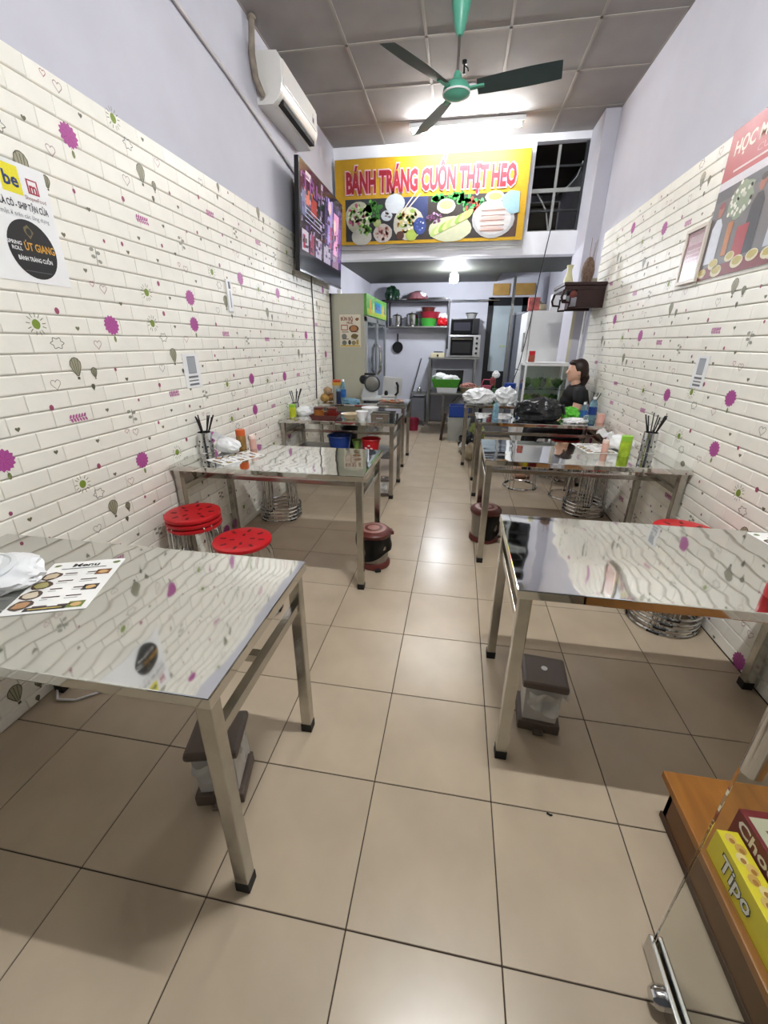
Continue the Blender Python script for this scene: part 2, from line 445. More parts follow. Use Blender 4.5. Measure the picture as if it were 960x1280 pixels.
part(MB().tube([(-.24, .03, .42), (-.17, .02, .33), (-.10, .02, .22), (-.05, .02, .02)], .009, 6), 'diagonal_bar', RAILM, rail)
part(MB().tube([(.0, .05, .40), (.12, .05, .47), (.2, .05, .56), (.24, .05, .7)], .008, 6), 'cable', RAILM, rail)
solo(MB().box((-.3, 0, 0), (.29, .5, .03)).box((-.26, .42, .03), (.26, .48, .7)), 'storage_rack', mat('dark_rack', '4a4238', .7), 'dark wooden rack standing inside the loft behind the railing', 'rack', (.99, 7.0, 2.6))

# banner
ban = thing('banner', 'yellow food banner with red lettering hung from the loft wall', 'banner', (-.49, 5.985, 2.49))
U = (1, 0, 0); V = (0, 0, 1)
Wb, Hb = 2.30, .97
def wav(u, v): return Vector((-Wb/2+Wb*u, .006*math.sin(u*19)+.004*math.sin(v*9+u*5)-.012, Hb*v))
part(MB().surf(lambda u, v: wav(u, v)+Vector((0, .008, 0)), 40, 6, .002), 'sheet', mat('vinyl_white', 'e4e2e0', .35), ban)
Pb = Print((-Wb/2, -.026, 0), U, V, .0006)
Pb.rect(.0, .085, Wb-.02, .955, 'bf9408', 0)
Pb.rect(.0, .085, .5, .955, 'b78b08', 1)
x0, x1, z0, z1 = .12, Wb-.10, .12, .56
Pb.rect(x0, z0, x1, z1, '2b2320', 2); Pb.rect(x0, z0, x0+.62, z1, '26282c', 3); Pb.rect(x0+.72, z0+.2, x0+1.02, z1, '27325e', 3); Pb.rect(x0+1.9, z0, x1, z0+.25, '4a3022', 3)
rnd = random.Random(3)
def bl(x, z, rx, rz, col, L=5, n=18, wob=.06, rot=0): Pb.disc(x0+x, z0+z, rx, rz, col, L, n, rot, wob)
def scat(x, z, rx, rz, cols, n, s, L=7):
    for _ in range(n):
        a = rnd.random()*2*PI; q = math.sqrt(rnd.random())
        Pb.disc(x0+x+rx*q*math.cos(a), z0+z+rz*q*math.sin(a), s*(.5+rnd.random()), s*(.4+.7*rnd.random()), rnd.choice(cols), L, 7, rnd.random()*3, .3)
bl(.16, .25, .16, .17, 'a8a892'); scat(.16, .27, .12, .12, ['7fa54e', 'dcdcc8', '9a4a63', '5d8a3a', 'c6d3a0'], 46, .022)
scat(.35, .32, .09, .11, ['3f7f2c', '5fa53e', '2f6a24'], 30, .03); scat(.24, .13, .09, .05, ['5f9a40', '88b858'], 18, .022)
bl(.62, .38, .12, .10, 'bcc2c8'); bl(.20, .05, .13, .09, 'adada2', 6)
bl(.47, .08, .12, .10, 'b5afa8', 6); scat(.47, .08, .09, .075, ['a86f66', 'c79a8c', '8a4d48', 'b98'], 34, .016, 8)
bl(.52, .26, .07, .055, 'b9c0c6', 6); scat(.52, .26, .045, .035, ['8a5b6a', 'ccc'], 10, .014, 8); bl(.40, .19, .05, .045, '9aa66a', 7)
bl(.79, .17, .19, .17, 'b8b5a6', 6); scat(.79, .19, .14, .12, ['c9b45a', '8fae4c', 'e6dcae', 'a37b3c', '5d8a3a'], 52, .022, 8)
bl(.69, .05, .05, .045, '4a2a1c', 9); bl(.83, .05, .07, .06, '9db04a', 9); bl(.93, .14, .08, .09, '2c3f7e', 9); scat(.93, .14, .06, .07, ['e8e8f0', '5a6cae'], 9, .010, 10)
Pb.line([(x0+.74, z0+.28), (x0+.93, z0+.47)], .012, 'd8c9a8', 11); Pb.line([(x0+.70, z0+.28), (x0+.88, z0+.49)], .012, 'd8c9a8', 11)
scat(1.30, .40, .22, .05, ['2f9a3c', '48b14e', '1f7a2c'], 36, .03, 6); scat(1.55, .33, .14, .07, ['2fa34a', '56c06a', 'c0503a'], 26, .025, 6)
bl(1.24, .33, .11, .075, 'b5b4a4', 8); bl(1.24, .345, .08, .045, 'a9a870', 9)
bl(1.30, .10, .26, .13, 'b9ba9c', 7)
for k in range(9): Pb.disc(x0+1.12+k*.048, z0+.08+.02*k, .075, .034, ['a3b86a', 'c4cc92', '86a84a', 'bfc080'][k % 4], 10+k*.3, 12, .75)
scat(1.10, .22, .09, .06, ['6b3a63', '8a5a80', 'b9b'], 18, .018, 8)
bl(1.80, .18, .25, .19, 'a9a7a8', 8); bl(1.80, .18, .21, .155, 'c4c2c2', 9)
for k in range(5): Pb.disc(x0+1.79, z0+.08+k*.05, .155, .026, ['c2a79f', 'd9c6be'][k % 2], 11+k*.4, 16, .06*math.sin(k)); Pb.line([(x0+1.66, z0+.068+k*.05), (x0+1.93, z0+.072+k*.05)], .007, '8f6e66', 14)
bl(1.80, .40, .11, .06, 'b9baae', 9); bl(1.80, .405, .075, .035, '9c9a5c', 10)
Pb.poly([(x0+a, z0+b) for a, b in ((1.88, .40), (1.97, .455), (2.08, .44), (2.09, .24), (2.0, .22), (1.9, .30))], '8fb0b8', 12)
for col, off, L in (('d9d0d2', .095, 16), ('d391a4', .075, 17)): Pb.text('BÁNH TRÁNG CUỐN THỊT HEO', Wb/2-.01, .625, .195, col, L, bold=off, width=2.02+off*.12)
Pb.text('BÁNH TRÁNG CUỐN THỊT HEO', Wb/2-.01, .625, .195, '8c0a1e', 19, bold=.045, width=2.0)
Pb.build('printed_face', print_mat('matt_vinyl_print', .6), ban)
part(MB().tube([(-Wb/2, -.01, .03), (-.6, -.014, .02), (-.45, -.014, .045), (Wb/2-.02, -.014, .035)], .003, 5), 'hem_cord', mat('grey_cord', '777777', .6), ban)

# ------------------------------------------------------------------ lights in view
def tube_light(loc, L, label, e, nm='lit_tube', rt=.0165):
    t = thing('tube_light', label, 'light', loc)
    part(MB().box((-L/2, -.03, .0), (L/2, .03, .045), .004), 'housing', WHITEP, t)
    part(MB().cyl((-L/2+.03, 0, -.022), (L/2-.03, 0, -.022), rt, seg=14), 'tube', mat(nm, 'ffffff', .4, emit=e, ecol='f6f9fa'), t)
    for s in (-1, 1): part(MB().box((s*(L/2-.03)-.012, -.017, -.04), (s*(L/2-.03)+.012, .017, .003), .003), 'end_socket', WHITEP, t)
    return t
tube_light((-.10, 5.60, 3.545), 1.2, 'glowing white fluorescent tube on the ceiling behind the fan', TUBE_E)
tube_light((.20, 1.20, 3.545), .72, 'white batten lamp on the ceiling over the front tables', FRONT_E, 'lit_front_tube', .017)
lb = thing('bulb_lamp', 'glowing cylindrical bulb lamp under the kitchen ceiling', 'lamp', (-.156, 6.88, 2.42))
part(MB().lathe([(.045, 0), (.05, -.012), (.032, -.02), (.03, -.05)], 20), 'socket', WHITEP, lb)
part(MB().lathe([(.03, -.05), (.055, -.07), (.062, -.15), (.05, -.175), (0, -.18)], 20), 'bulb', mat('lit_bulb', 'ffffff', .4, emit=KLAMP_E, ecol='f3f7ff'), lb)

# ------------------------------------------------------------------ ceiling fan
FANG = mat('fan_green', '5aa58c', .35, 0, .05); FANB = mat('fan_blade', '4b5a58', .45, 0, .08)
fan = thing('ceiling_fan', 'green three bladed ceiling fan hanging on a long rod', 'fan', (-.155, 3.98, ZC))
part(MB().lathe([(.02, -.17), (.035, -.14), (.062, -.03), (.065, 0)], 20), 'canopy', FANG, fan)
part(MB().cyl((0, 0, -.15), (0, 0, -.40), .010), 'rod', CHROME, fan)
part(MB().lathe([(.02, -.36), (.028, -.38), (.03, -.405), (.075, -.425), (.098, -.455), (.098, -.48), (.07, -.505), (.03, -.515), (0, -.517)], 28), 'motor', FANG, fan)
part(MB().ring((0, 0, -.482), .098, .006, 28), 'trim_ring', WHITEP, fan)
for a in (-126, -10.6, 117):
    def bf(u, v, a=a):
        r = .15+.57*u; w = (.055+.020*math.sin(u*PI*.8))*(v-.5)*2
        p = Vector((r, w, -.465-.020*(v-.5)*2+.006*u)); return Matrix.Rotation(math.radians(a), 3, 'Z') @ p
    bo = part(MB().surf(bf, 10, 4, .004), 'blade', FANB, fan)
    part(MB().box((.08, -.02, -.468), (.2, .02, -.458), M=Matrix.Rotation(math.radians(a), 4, 'Z')), 'blade_arm', FANG, bo)
hk = solo(MB().lathe([(.02, 0), (.02, -.02), (.008, -.025), (.008, -.07), (.014, -.08), (0, -.085)], 10).tube([(0, 0, -.03), (.03, 0, -.05), (.035, 0, -.07)], .005, 6), 'ceiling_hook', BLACKP, 'small black hook fixed to the ceiling beside the fan rod', 'hook', (-.127, 4.62, ZC-.002))
sd = solo(MB().lathe([(.05, 0), (.055, -.015), (.045, -.03), (.03, -.034), (0, -.034)], 20), 'smoke_detector', WHITEP, 'round white detector dome on the ceiling between fan and tube', 'detector', (-.06, 5.0, ZC-.002))

# ------------------------------------------------------------------ air conditioner + pipe + cable trunk + tv
ACW = mat('ac_white', 'dedbd6', .35, 0, .03)
ac = thing('air_conditioner', 'white wall air conditioner high up on the side wall above the television', 'air conditioner', (XL, 3.92, 3.13))
prof = [(0, .0), (.13, .0), (.185, .05), (.205, .12), (.205, .27), (.18, .305), (.02, .315), (0, .31)]
M_ = Matrix(((1, 0, 0, 0), (0, 0, 1, 0), (0, 1, 0, 0), (0, 0, 0, 1)))
part(MB().prism(prof, 0, .86, M_), 'body', ACW, ac)
part(MB().box((.192, .04, .125), (.212, .82, .275), .008), 'front_panel', ACW, ac)
part(MB().box((.13, .06, .012), (.19, .80, .05), .002, M=Matrix.Rotation(-.0, 4, 'Y')), 'outlet', mat('vent_dark', '24211f', .7), ac)
part(MB().box((0, .06, -.004), (.075, .80, .004), M=Matrix.Translation((.135, 0, .012)) @ Matrix.Rotation(-.62, 4, 'Y')), 'louvre', ACW, ac)
Pa = Print((.2125, .70, .15), (0, 1, 0), (0, 0, 1)); Pa.rect(0, 0, .05, .045, '8d929c', 1).rect(.008, .008, .042, .036, '3c4352', 2).rect(.012, .05, .03, .07, '9aa05a', 1); Pa.build('display_sticker', PRINT, ac)
solo(MB().tube([(XL+.035, 3.86, 3.6), (XL+.035, 3.84, 3.5), (XL+.03, 3.82, 3.38), (XL+.035, 3.84, 3.25), (XL+.06, 3.90, 3.17)], [.022, .022, .024, .024, .02], 10).lathe([(.03, 0), (.03, .02)], 12, (XL+.035, 3.86, 3.575)),
     'insulated_pipe', mat('wrapped_pipe', '8a7f72', .7, 0, .2, 20), 'wrapped brown refrigerant pipe bending from the ceiling into the air conditioner', 'pipe')
solo(MB().tube([(XL+.014, .6, 3.42), (XL+.014, 2.887, 3.15), (XL+.014, 3.41, 3.093), (XL+.014, 4.262, 2.973), (XL+.014, 4.75, 2.90)], .013, 6), 'cable_trunk', mat('trunk_white', 'c9c5c6', .6), 'thin white cable trunk sloping along the upper side wall', 'cable trunk')
tv = thing('television', 'large flat television hanging tilted on the patterned side wall', 'television', (-1.545, 4.98, 2.06))
TM = Matrix.Rotation(math.radians(3.6), 4, 'Y')
part(MB().box((-.045, -.725, .0), (.0, .725, .87), .006, M=TM), 'housing', mat('tv_black', '0e0e10', .3), tv)
part(MB().box((-.11, -.2, .3), (-.04, .2, .6)), 'wall_bracket', BLACKP, tv)
part(MB().box((-.03, -.73, -.004), (.004, .73, .012), M=TM), 'bottom_bezel', mat('tv_bezel', '1b1c22', .25, .3), tv)
sc_ = Print(TM @ Vector((.0012, -.715, .012)), TM.to_3x3() @ Vector((0, 1, 0)), TM.to_3x3() @ Vector((0, 0, 1)), .0003)
Wt, Ht = 1.43, .845
sc_.rect(0, 0, Wt, Ht, '15121a', 0); sc_.rect(0, .15, Wt, Ht, '241b2a', 1); sc_.rect(.75, .18, Wt, Ht*.92, '4a3a63', 2)
sc_.rect(.02, 0, Wt, .15, '0f1016', 2); sc_.rect(.04, .03, 1.4, .11, '181a24', 3)
for k, (x, w_, c_) in enumerate(((.05, .18, 'a39ca6'), (.28, .12, '7d3b52'), (.45, .2, '8f8a9a'), (.72, .25, '948e9c'), (1.05, .25, '80697a'))): sc_.rect(x, .17, x+w_, .34, c_, 4+k*.1)
sc_.rect(.08, .19, .14, .30, '8f2f45', 6)
for x, z, w_, h_, c_ in ((.85, .36, .18, .42, '8f7fb0'), (1.08, .30, .2, .4, 'c98fb0'), (.95, .34, .07, .2, 'b03a50'), (1.25, .25, .12, .35, '6b4a86'), (.10, .55, .25, .12, 'b0502c'), (.3, .5, .18, .14, '8a2f2a'), (.05, .45, .12, .2, '5a5a78')): sc_.rect(x, z, x+w_, z+h_, c_, 5)
for k in range(4): sc_.line([(.14, .42+.035*k), (.66, .40+.035*k)], .008, '8f8fa4', 7)
R5 = random.Random(5)
for _ in range(150):
    x, z = R5.uniform(.03, 1.3), R5.uniform(.16, .78); sc_.rect(x, z, x+R5.uniform(.015, .07), z+R5.uniform(.01, .05), R5.choice(['3a2c44', '54406a', '2a2233', '6d5a78', '4a2f3c', '7d6d88', '33303c', '8a7f92']), 6.5+R5.random())
sc_.text('TRH', .05, .66, .11, '6b3f6e', 8, bold=.02, align=-1, width=.6); sc_.rect(.15, .74, .30, .80, 'b9b2b4', 8)
sc_.disc(1.12, .58, .05, .06, 'd8b8b0', 8); sc_.disc(.92, .70, .05, .06, 'c9a8a4', 8)
sc_.build('screen_picture', print_mat('lit_screen', .12, .28), tv)
solo(MB().tube([(XL+.018, 4.92, 2.2), (XL+.018, 4.93, 1.6), (XL+.018, 4.92, 1.2), (XL+.018, 4.88, .80)], .006, 6), 'power_cable', BLACKP, 'thin black cable hanging down the wall under the television', 'cable')
solo(MB().box((0, 0, 0), (.05, .05, .045), .004), 'small_sensor', WHITEP, 'small white sensor box under the far corner of the television', 'sensor', (-1.57, 5.62, 1.995))

# ------------------------------------------------------------------ things on the side walls
XF = XL+.0105; XFR = XR-.0105
def sheet_on(side, name, label, cat, ya, yb, z0, z1, thick=.0015, col=PAPER):
    """paper on a wall; returns thing and a Print whose u runs to the viewer's right hand"""
    t = thing(name, label, cat, (XF if side < 0 else XFR, (ya+yb)/2, z0))
    w_, h_ = yb-ya, z1-z0
    part(MB().box((0 if side < 0 else -thick, -w_/2, 0), (thick if side < 0 else 0, w_/2, h_)), 'sheet', col, t)
    P = Print((thick+.0003, -w_/2, 0), (0, 1, 0), (0, 0, 1)) if side < 0 else Print((-thick-.0003, w_/2, 0), (0, -1, 0), (0, 0, 1))
    return t, P, w_, h_
t, P, w_, h_ = sheet_on(-1, 'wall_poster', 'white poster with delivery logos and a black round emblem on the patterned wall', 'poster', 1.28, 1.742, 1.64, 2.04)
P.rect(w_-.190, h_-.105, w_-.112, h_-.015, 'e8dc28', 1); P.text('be', w_-.150, h_-.082, .042, '1f3566', 2, bold=.03, width=.058)
P.rect(w_-.088, h_-.090, w_-.042, h_-.042, 'a3243f', 1); P.rect(w_-.082, h_-.085, w_-.048, h_-.047, 'f0e9ea', 2); P.text('m', w_-.065, h_-.083, .03, 'a3243f', 3, bold=.04, width=.03)
P.text('ShopeeFood', w_-.065, h_-.112, .013, '8a4a50', 2, width=.085)
P.text('ĐẶT LÀ CÓ - SHIP TẬN CỬA', w_-.024, h_-.150, .021, '26262c', 2, bold=.025, width=.235, align=1); P.text('có mặt ở trên các ứng dụng', w_-.031, h_-.178, .014, '77777f', 2, width=.215, align=1)
P.disc(w_-.135, .115, .098, .10, '151515', 1, 40); P.text('ÚT GIANG', w_-.105, .112, .026, 'd8a13c', 3, bold=.02, width=.125)
P.text('SPRING', w_-.205, .125, .012, 'e8e8e8', 3, bold=.02, width=.055); P.text('ROLL', w_-.20, .107, .012, 'e8e8e8', 3, bold=.02, width=.04)
P.text('BÁNH TRÁNG CUỐN', w_-.135, .075, .014, 'f0f0f0', 3, bold=.02, width=.14); P.disc(w_-.135, .175, .017, .02, '6d6040', 3, 12, 0, .5); P.disc(w_-.135, .175, .011, .013, '1b1b1b', 4, 12); P.line([(w_-.19, .04), (w_-.08, .04)], .003, '555555', 3)
P.build('printed_face', PRINT, t)
for sd_, nm, ya, yb, z0, z1 in ((-1, 'white payment notice taped to the wall above the red stools', 2.42, 2.59, 1.155, 1.36), (1, 'white payment notice taped to the wall beyond the framed pictures', 2.765, 2.905, 1.185, 1.368)):
    t, P, w_, h_ = sheet_on(sd_, 'wall_notice', nm, 'notice', ya, yb, z0, z1)
    P.rect(w_*.25, h_*.42, w_*.75, h_*.92, '8a8f96', 1).rect(w_*.28, h_*.45, w_*.72, h_*.89, 'a3a8ae', 2)
    for k in range(3): P.line([(w_*.2, h_*(.32-.11*k)), (w_*.8, h_*(.32-.11*k))], .012 if k != 1 else .007, '6d7076', 1)
    P.build('printed_face', PRINT, t)
th = thing('wall_thermometer', 'slim white thermometer strip on the patterned wall', 'thermometer', (XF, 3.085, 1.63))
part(MB().box((0, -.035, 0), (.012, .035, .21), .006), 'body', WHITEP, th); part(MB().box((.012, -.012, .15), (.014, .012, .195)), 'display', BLACKP, th); part(MB().box((.012, -.004, .03), (.014, .004, .14)), 'scale', mat('grey_print', '8d8d95', .5), th)
# right wall pictures
t, P, w_, h_ = sheet_on(1, 'wall_poster', 'large red topped poster of people serving food on the patterned wall', 'poster', 2.15, 3.155, 1.785, 2.505, .006)
P.rect(.0, 0, w_, h_, '6f6a6c', 1); P.rect(0, h_-.235, w_, h_, 'b4474e', 2); P.text('HỌC MÓN', .06, h_-.125, .062, 'f0dccb', 4, bold=.03, align=-1, width=.40); P.text('CUỐN', .28, h_-.18, .03, 'd89aa0', 4, align=-1, width=.2); P.line([(.10, h_-.205), (.40, h_-.205)], .01, 'e3c9c6', 4)
P.rect(0, h_-.275, w_, h_-.235, 'd7d2d8', 3); P.rect(0, h_-.33, w_, h_-.275, '55565e', 3); P.rect(0, 0, w_, .06, '7c3036', 3)
for x, c_, hh in ((.09, 'cfd2da', .36), (.42, '2f3038', .40), (.62, 'b9bcc6', .38), (.82, '2f3038', .40)):
    P.poly([(x-.055, .08), (x+.055, .08), (x+.05, hh-.1), (x+.02, hh-.06), (x-.02, hh-.06), (x-.05, hh-.1)], c_, 5); P.disc(x, hh-.02, .026, .034, 'a8695a', 6, 14); P.disc(x, hh+.003, .027, .016, '2a2322' if c_ != 'cfd2da' else '8d4048', 7, 10)
P.disc(.26, .35, .10, .09, '8d9a80', 5, 20, 0, .3)
for _ in range(26): P.disc(.26+rnd.uniform(-.09, .09), .36+rnd.uniform(-.07, .08), .012, .012, 'e6e6da', 8, 6)
P.rect(.20, .10, .25, .26, 'b5703a', 6); P.rect(.30, .07, .40, .22, 'a33036', 6)
for x, z, r in ((.05, .035, .045), (.15, .07, .05), (.20, .03, .055), (.30, .085, .045), (.38, .05, .055), (.50, .06, .05), (.62, .05, .05), (.76, .06, .05)): P.disc(x, z, r, r*.55, 'd9cfae', 9, 14); P.disc(x, z+.004, r*.75, r*.36, 'b7a557', 10, 12, 0, .3)
P.build('printed_face', PRINT, t)
def framed(label, ya, yb, z0, z1, face):
    t = thing('picture_frame', label, 'picture', (XFR-.007, (ya+yb)/2, z0)); w_, h_ = yb-ya, z1-z0; fw = .022
    FR = mat('cream_frame', 'd6cbbd', .4, 0, .05)
    for n, a, b in (('frame_bar', (-.016, -w_/2, 0), (0, w_/2, fw)), ('frame_bar', (-.016, -w_/2, h_-fw), (0, w_/2, h_)), ('frame_bar', (-.016, -w_/2, fw), (0, -w_/2+fw, h_-fw)), ('frame_bar', (-.016, w_/2-fw, fw), (0, w_/2, h_-fw))): part(MB().box(a, b, .003), n, FR, t)
    P = Print((-.004, w_/2-fw, fw), (0, -1, 0), (0, 0, 1)); W_, H_ = w_-2*fw, h_-2*fw
    P.rect(0, 0, W_, H_, face, 1); P.rect(W_*.12, H_*.72, W_*.88, H_*.9, 'e0b3bd', 2)
    for k in range(6): P.line([(W_*.15, H_*(.62-.085*k)), (W_*.85, H_*(.62-.085*k))], .006, 'e3bcc2', 2)
    P.disc(W_*.3, H_*.16, W_*.12, W_*.12, 'd9b0b8', 2); P.build('certificate', PRINT, t)
    part(MB().box((-.0085, -w_/2+fw, fw), (-.007, w_/2-fw, h_-fw)), 'glass_pane', mat('frame_glass', 'ffffff', .25, 0, 0, trans=1, ior=1.2), t)
framed('small framed pink certificate beside the big red poster', 3.145, 3.40, 1.785, 2.10, 'b76a7c')
framed('cream framed certificate overlapping the lower edge of the red poster', 2.15, 2.50, 1.80, 2.16, 'c9c3c9')

# ------------------------------------------------------------------ steel tables
def make_table(label, xa, xb, ya, yb, h=.745, wall=0):
    t = thing('steel_table', label, 'table', ((xa+xb)/2, (ya+yb)/2, 0), group='steel dining tables along the two walls')
    w_, d_ = (xb-xa)/2, (yb-ya)/2
    tp = part(MB().box((-w_, -d_, h-.032), (w_, d_, h), .003), 'tabletop', STEEL_TOP, t)
    lx, ly, s = w_-.032, d_-.034, .0195
    for sx in (-1, 1):
        for sy in (-1, 1):
            l = part(MB().box((sx*lx-s, sy*ly-s, .03), (sx*lx+s, sy*ly+s, h-.032), .003), 'leg', STEEL, t)
            part(MB().box((sx*lx-s-.0015, sy*ly-s-.0015, 0), (sx*lx+s+.0015, sy*ly+s+.0015, .038), .002), 'foot_cap', RUBBER, l)
        part(MB().box((sx*lx-.013, -ly, .575), (sx*lx+.013, ly, .607), .002), 'end_rail', STEEL, t)
    part(MB().box((-lx, -.013, .577), (lx, .013, .605), .002), 'long_rail', STEEL, t)
    return t
TH = .745
make_table('front steel table carrying a menu sheet and white plastic wrap beside the white poster', -1.662, -.462, .564, 1.153)
make_table('steel table with the red stools tucked at its wall end', -1.665, -.475, 2.11, 2.73)
T3L = make_table('steel table crowded with bowls and red trays before the slicer table', -1.668, -.54, 3.73, 4.32)
make_table('steel table carrying the meat slicer beside the tall two door fridge', -1.66, -.58, 4.86, 5.50)
make_table('front steel table reflecting the loft with a small flip bin under it', .222, 1.405, 1.10, 1.70)
make_table('steel table with green jar, napkins and chopstick holder by the patterned wall', .207, 1.405, 2.59, 3.22)
make_table('steel table carrying the black bag and water bottles beside the seated woman', .205, 1.39, 3.96, 4.55)
make_table('steel table carrying white bags and the glass vegetable case', .10, 1.24, 5.10, 5.68)
# ------------------------------------------------------------------ stools
def make_stool(label):
    t = thing('round_stool', label, 'stool', group='red seat round stools')
    part(MB().lathe([(.0, .432), (.10, .432), (.145, .436), (.152, .428), (.155, .438), (.152, .447), (.143, .450), (.10, .447), (0, .446)], 40), 'seat', RED, t)
    SD = mat('slot_dark', '5e0d12', .5); seat = t.children[0]
    m1 = MB().box((.088, -.008, .4472), (.122, .008, .4486), .0005, 1).mesh('slot', SD); m2 = MB().box((.04, -.007, .4462), (.066, .007, .4477), .0005, 1).mesh('slot', SD)
    for k in range(8):
        obj('slot', m1, seat, rz=k*PI/4)
        if k % 2: obj('slot', m2, seat, rz=k*PI/4+.2)
    for k in range(4):
        a = PI/4+k*PI/2; l = MB(); ca, sa = math.cos(a), math.sin(a)
        for q in (-.022, .022):
            b = lambda r, z, q=q: (r*ca-q*sa, r*sa+q*ca, z)
            l.tube([b(.09, .428), b(.125, .425), b(.142, .405), b(.148, .37), b(.165, .02)], .006, 7)
        lo = part(l, 'leg', CHROME, t)
        part(MB().box((.155, -.03, .0), (.178, .03, .016), .004, M=Matrix.Rotation(a, 4, 'Z')), 'rubber_pad', RUBBER, lo)
    part(MB().ring((0, 0, .013), .172, .0075, 40), 'foot_ring', CHROME, t)
    return t
st0 = make_stool('top stool of the red stack against the wall before the second steel table')
st0.location = (-1.475, 1.99, .06); st0.rotation_euler.z = .3
G = 'red seat round stools'
dup(st0, (-1.475, 1.99, .03), .44, 'middle stool of the red stack against the wall before the second steel table', G)
dup(st0, (-1.475, 1.99, 0), .58, 'bottom stool of the red stack against the wall before the second steel table', G)
dup(st0, (-1.085, 1.825, 0), .9, 'single red round stool standing beside the red stack', G)
for x, y, n, nm in ((-1.465, 3.17, 4, 'behind the second steel table on the poster side'), (1.215, 2.14, 4, 'behind the front table on the framed picture side'), (1.215, 3.75, 4, 'before the table with the black bag')):
    nth = ['lowest', 'second', 'third', 'topmost', 'fifth']
    for k in range(n): dup(st0, (x, y, .033*k), (.2+.14*k), '%s stool of the ring footed stack %s' % (nth[k], nm), G)
dup(st0, (1.17, 4.15, 0), .6, 'lone ring footed stool under the black bag table near the wall', G)
dup(st0, (.74, 4.40, 0), .1, 'lone ring footed stool under the middle of the black bag table', G)

# ------------------------------------------------------------------ floor bins
BRN = mat('brown_bin', '5d5048', .4, 0, .06); BGREY = mat('bin_grey', 'cfccc8', .45); BAGW = mat('bin_liner', 'f0f0ee', .4, 0, .05)
def flip_bin(label, loc, rz, s=1.):
    t = thing('flip_bin', label, 'bin', loc, rz, 'small brown lidded bins'); a = .075*s; H = .245*s
    part(MB().box((-a*1.05, -a*1.05, 0), (a*1.05, a*1.05, .045*s), .006), 'base', BRN, t)
    part(MB().lathe([(a*1.16, .03*s), (a*1.28, H-.03*s)], 4, M=Matrix.Rotation(PI/4, 4, 'Z')), 'bucket', BGREY, t)
    l = part(MB().box((-a*1.12, -a*1.12, H-.03*s), (a*1.12, a*1.12, H), .012), 'lid', BRN, t)
    part(MB().lathe([(.012, 0), (.012, .002), (0, .002)], 14, (0, .01, H)), 'logo_spot', PAPER, l)
    part(MB().box((-.02, -a*1.35, .006), (.02, -a*1.0, .016), .003), 'pedal', BRN, t)
    lm = MB()
    lm.surf(lambda u, v: Vector((-a*.75+a*1.5*u, -a*1.0-.012-.01*math.sin(u*9)-.012*math.sin(v*5+u*3), H-.035*s-.11*s*v*(1-.6*abs(u-.6)))), 14, 10, .001)
    lm.surf(lambda u, v: Vector((a*1.0+.010+.008*math.sin(u*11), -a*.8+a*1.2*u, H-.035*s-.09*s*v*(.5+.5*u))), 10, 8, .001)
    part(lm, 'liner', BAGW, t)
flip_bin('small brown flip bin with white liner under the table reflecting the loft', (.415, 1.335, 0), -.08)
flip_bin('small brown flip bin half hidden behind the near leg of the front table', (-.70, .86, 0), .25)
flip_bin('tiny brown flip bin with white liner beside the bowl table leg', (-.665, 3.86, 0), .1, .72)
def pedal_bin(label, loc, rz):
    t = thing('pedal_bin', label, 'bin', loc, rz, 'round dark red pedal bins')
    part(MB().lathe([(.105, 0), (.113, .006), (.112, .03), (.10, .045)], 28), 'base', DRED, t)
    part(MB().lathe([(.098, .04), (.106, .235)], 28), 'bucket', mat('mirror_bin', '8a8682', .18, .8), t)
    part(MB().lathe([(.112, .225), (.118, .235), (.118, .252), (.10, .268), (.05, .275), (0, .276)], 28), 'lid', DRED, t)
    part(MB().lathe([(.085, .2715), (.0, .2785)], 24), 'lid_inset', mat('lid_pale', 'a07066', .35), t)
    part(MB().surf(lambda u, v: Vector(((.112+.008*math.sin(u*17)+.006*math.sin(v*6+u*4))*math.cos(2.6+u*4.2), (.112+.008*math.sin(u*17)+.006*math.sin(v*6))*math.sin(2.6+u*4.2), .232-.195*v*(.8+.2*math.sin(u*5+1)))), 40, 8, .0012), 'liner', mat('black_liner', '141416', .3), t)
    part(MB().box((.095, -.03, .22), (.135, .03, .245), .006), 'hinge', DRED, t)
    part(MB().box((-.02, -.14, .005), (.02, -.1, .015), .003), 'pedal', BLACKP, t)
pedal_bin('round dark red pedal bin with black liner behind the poster side table leg', (-.49, 2.47, 0), .4)
pedal_bin('round dark red pedal bin with black liner behind the green jar table leg', (.285, 3.01, 0), 1.9)

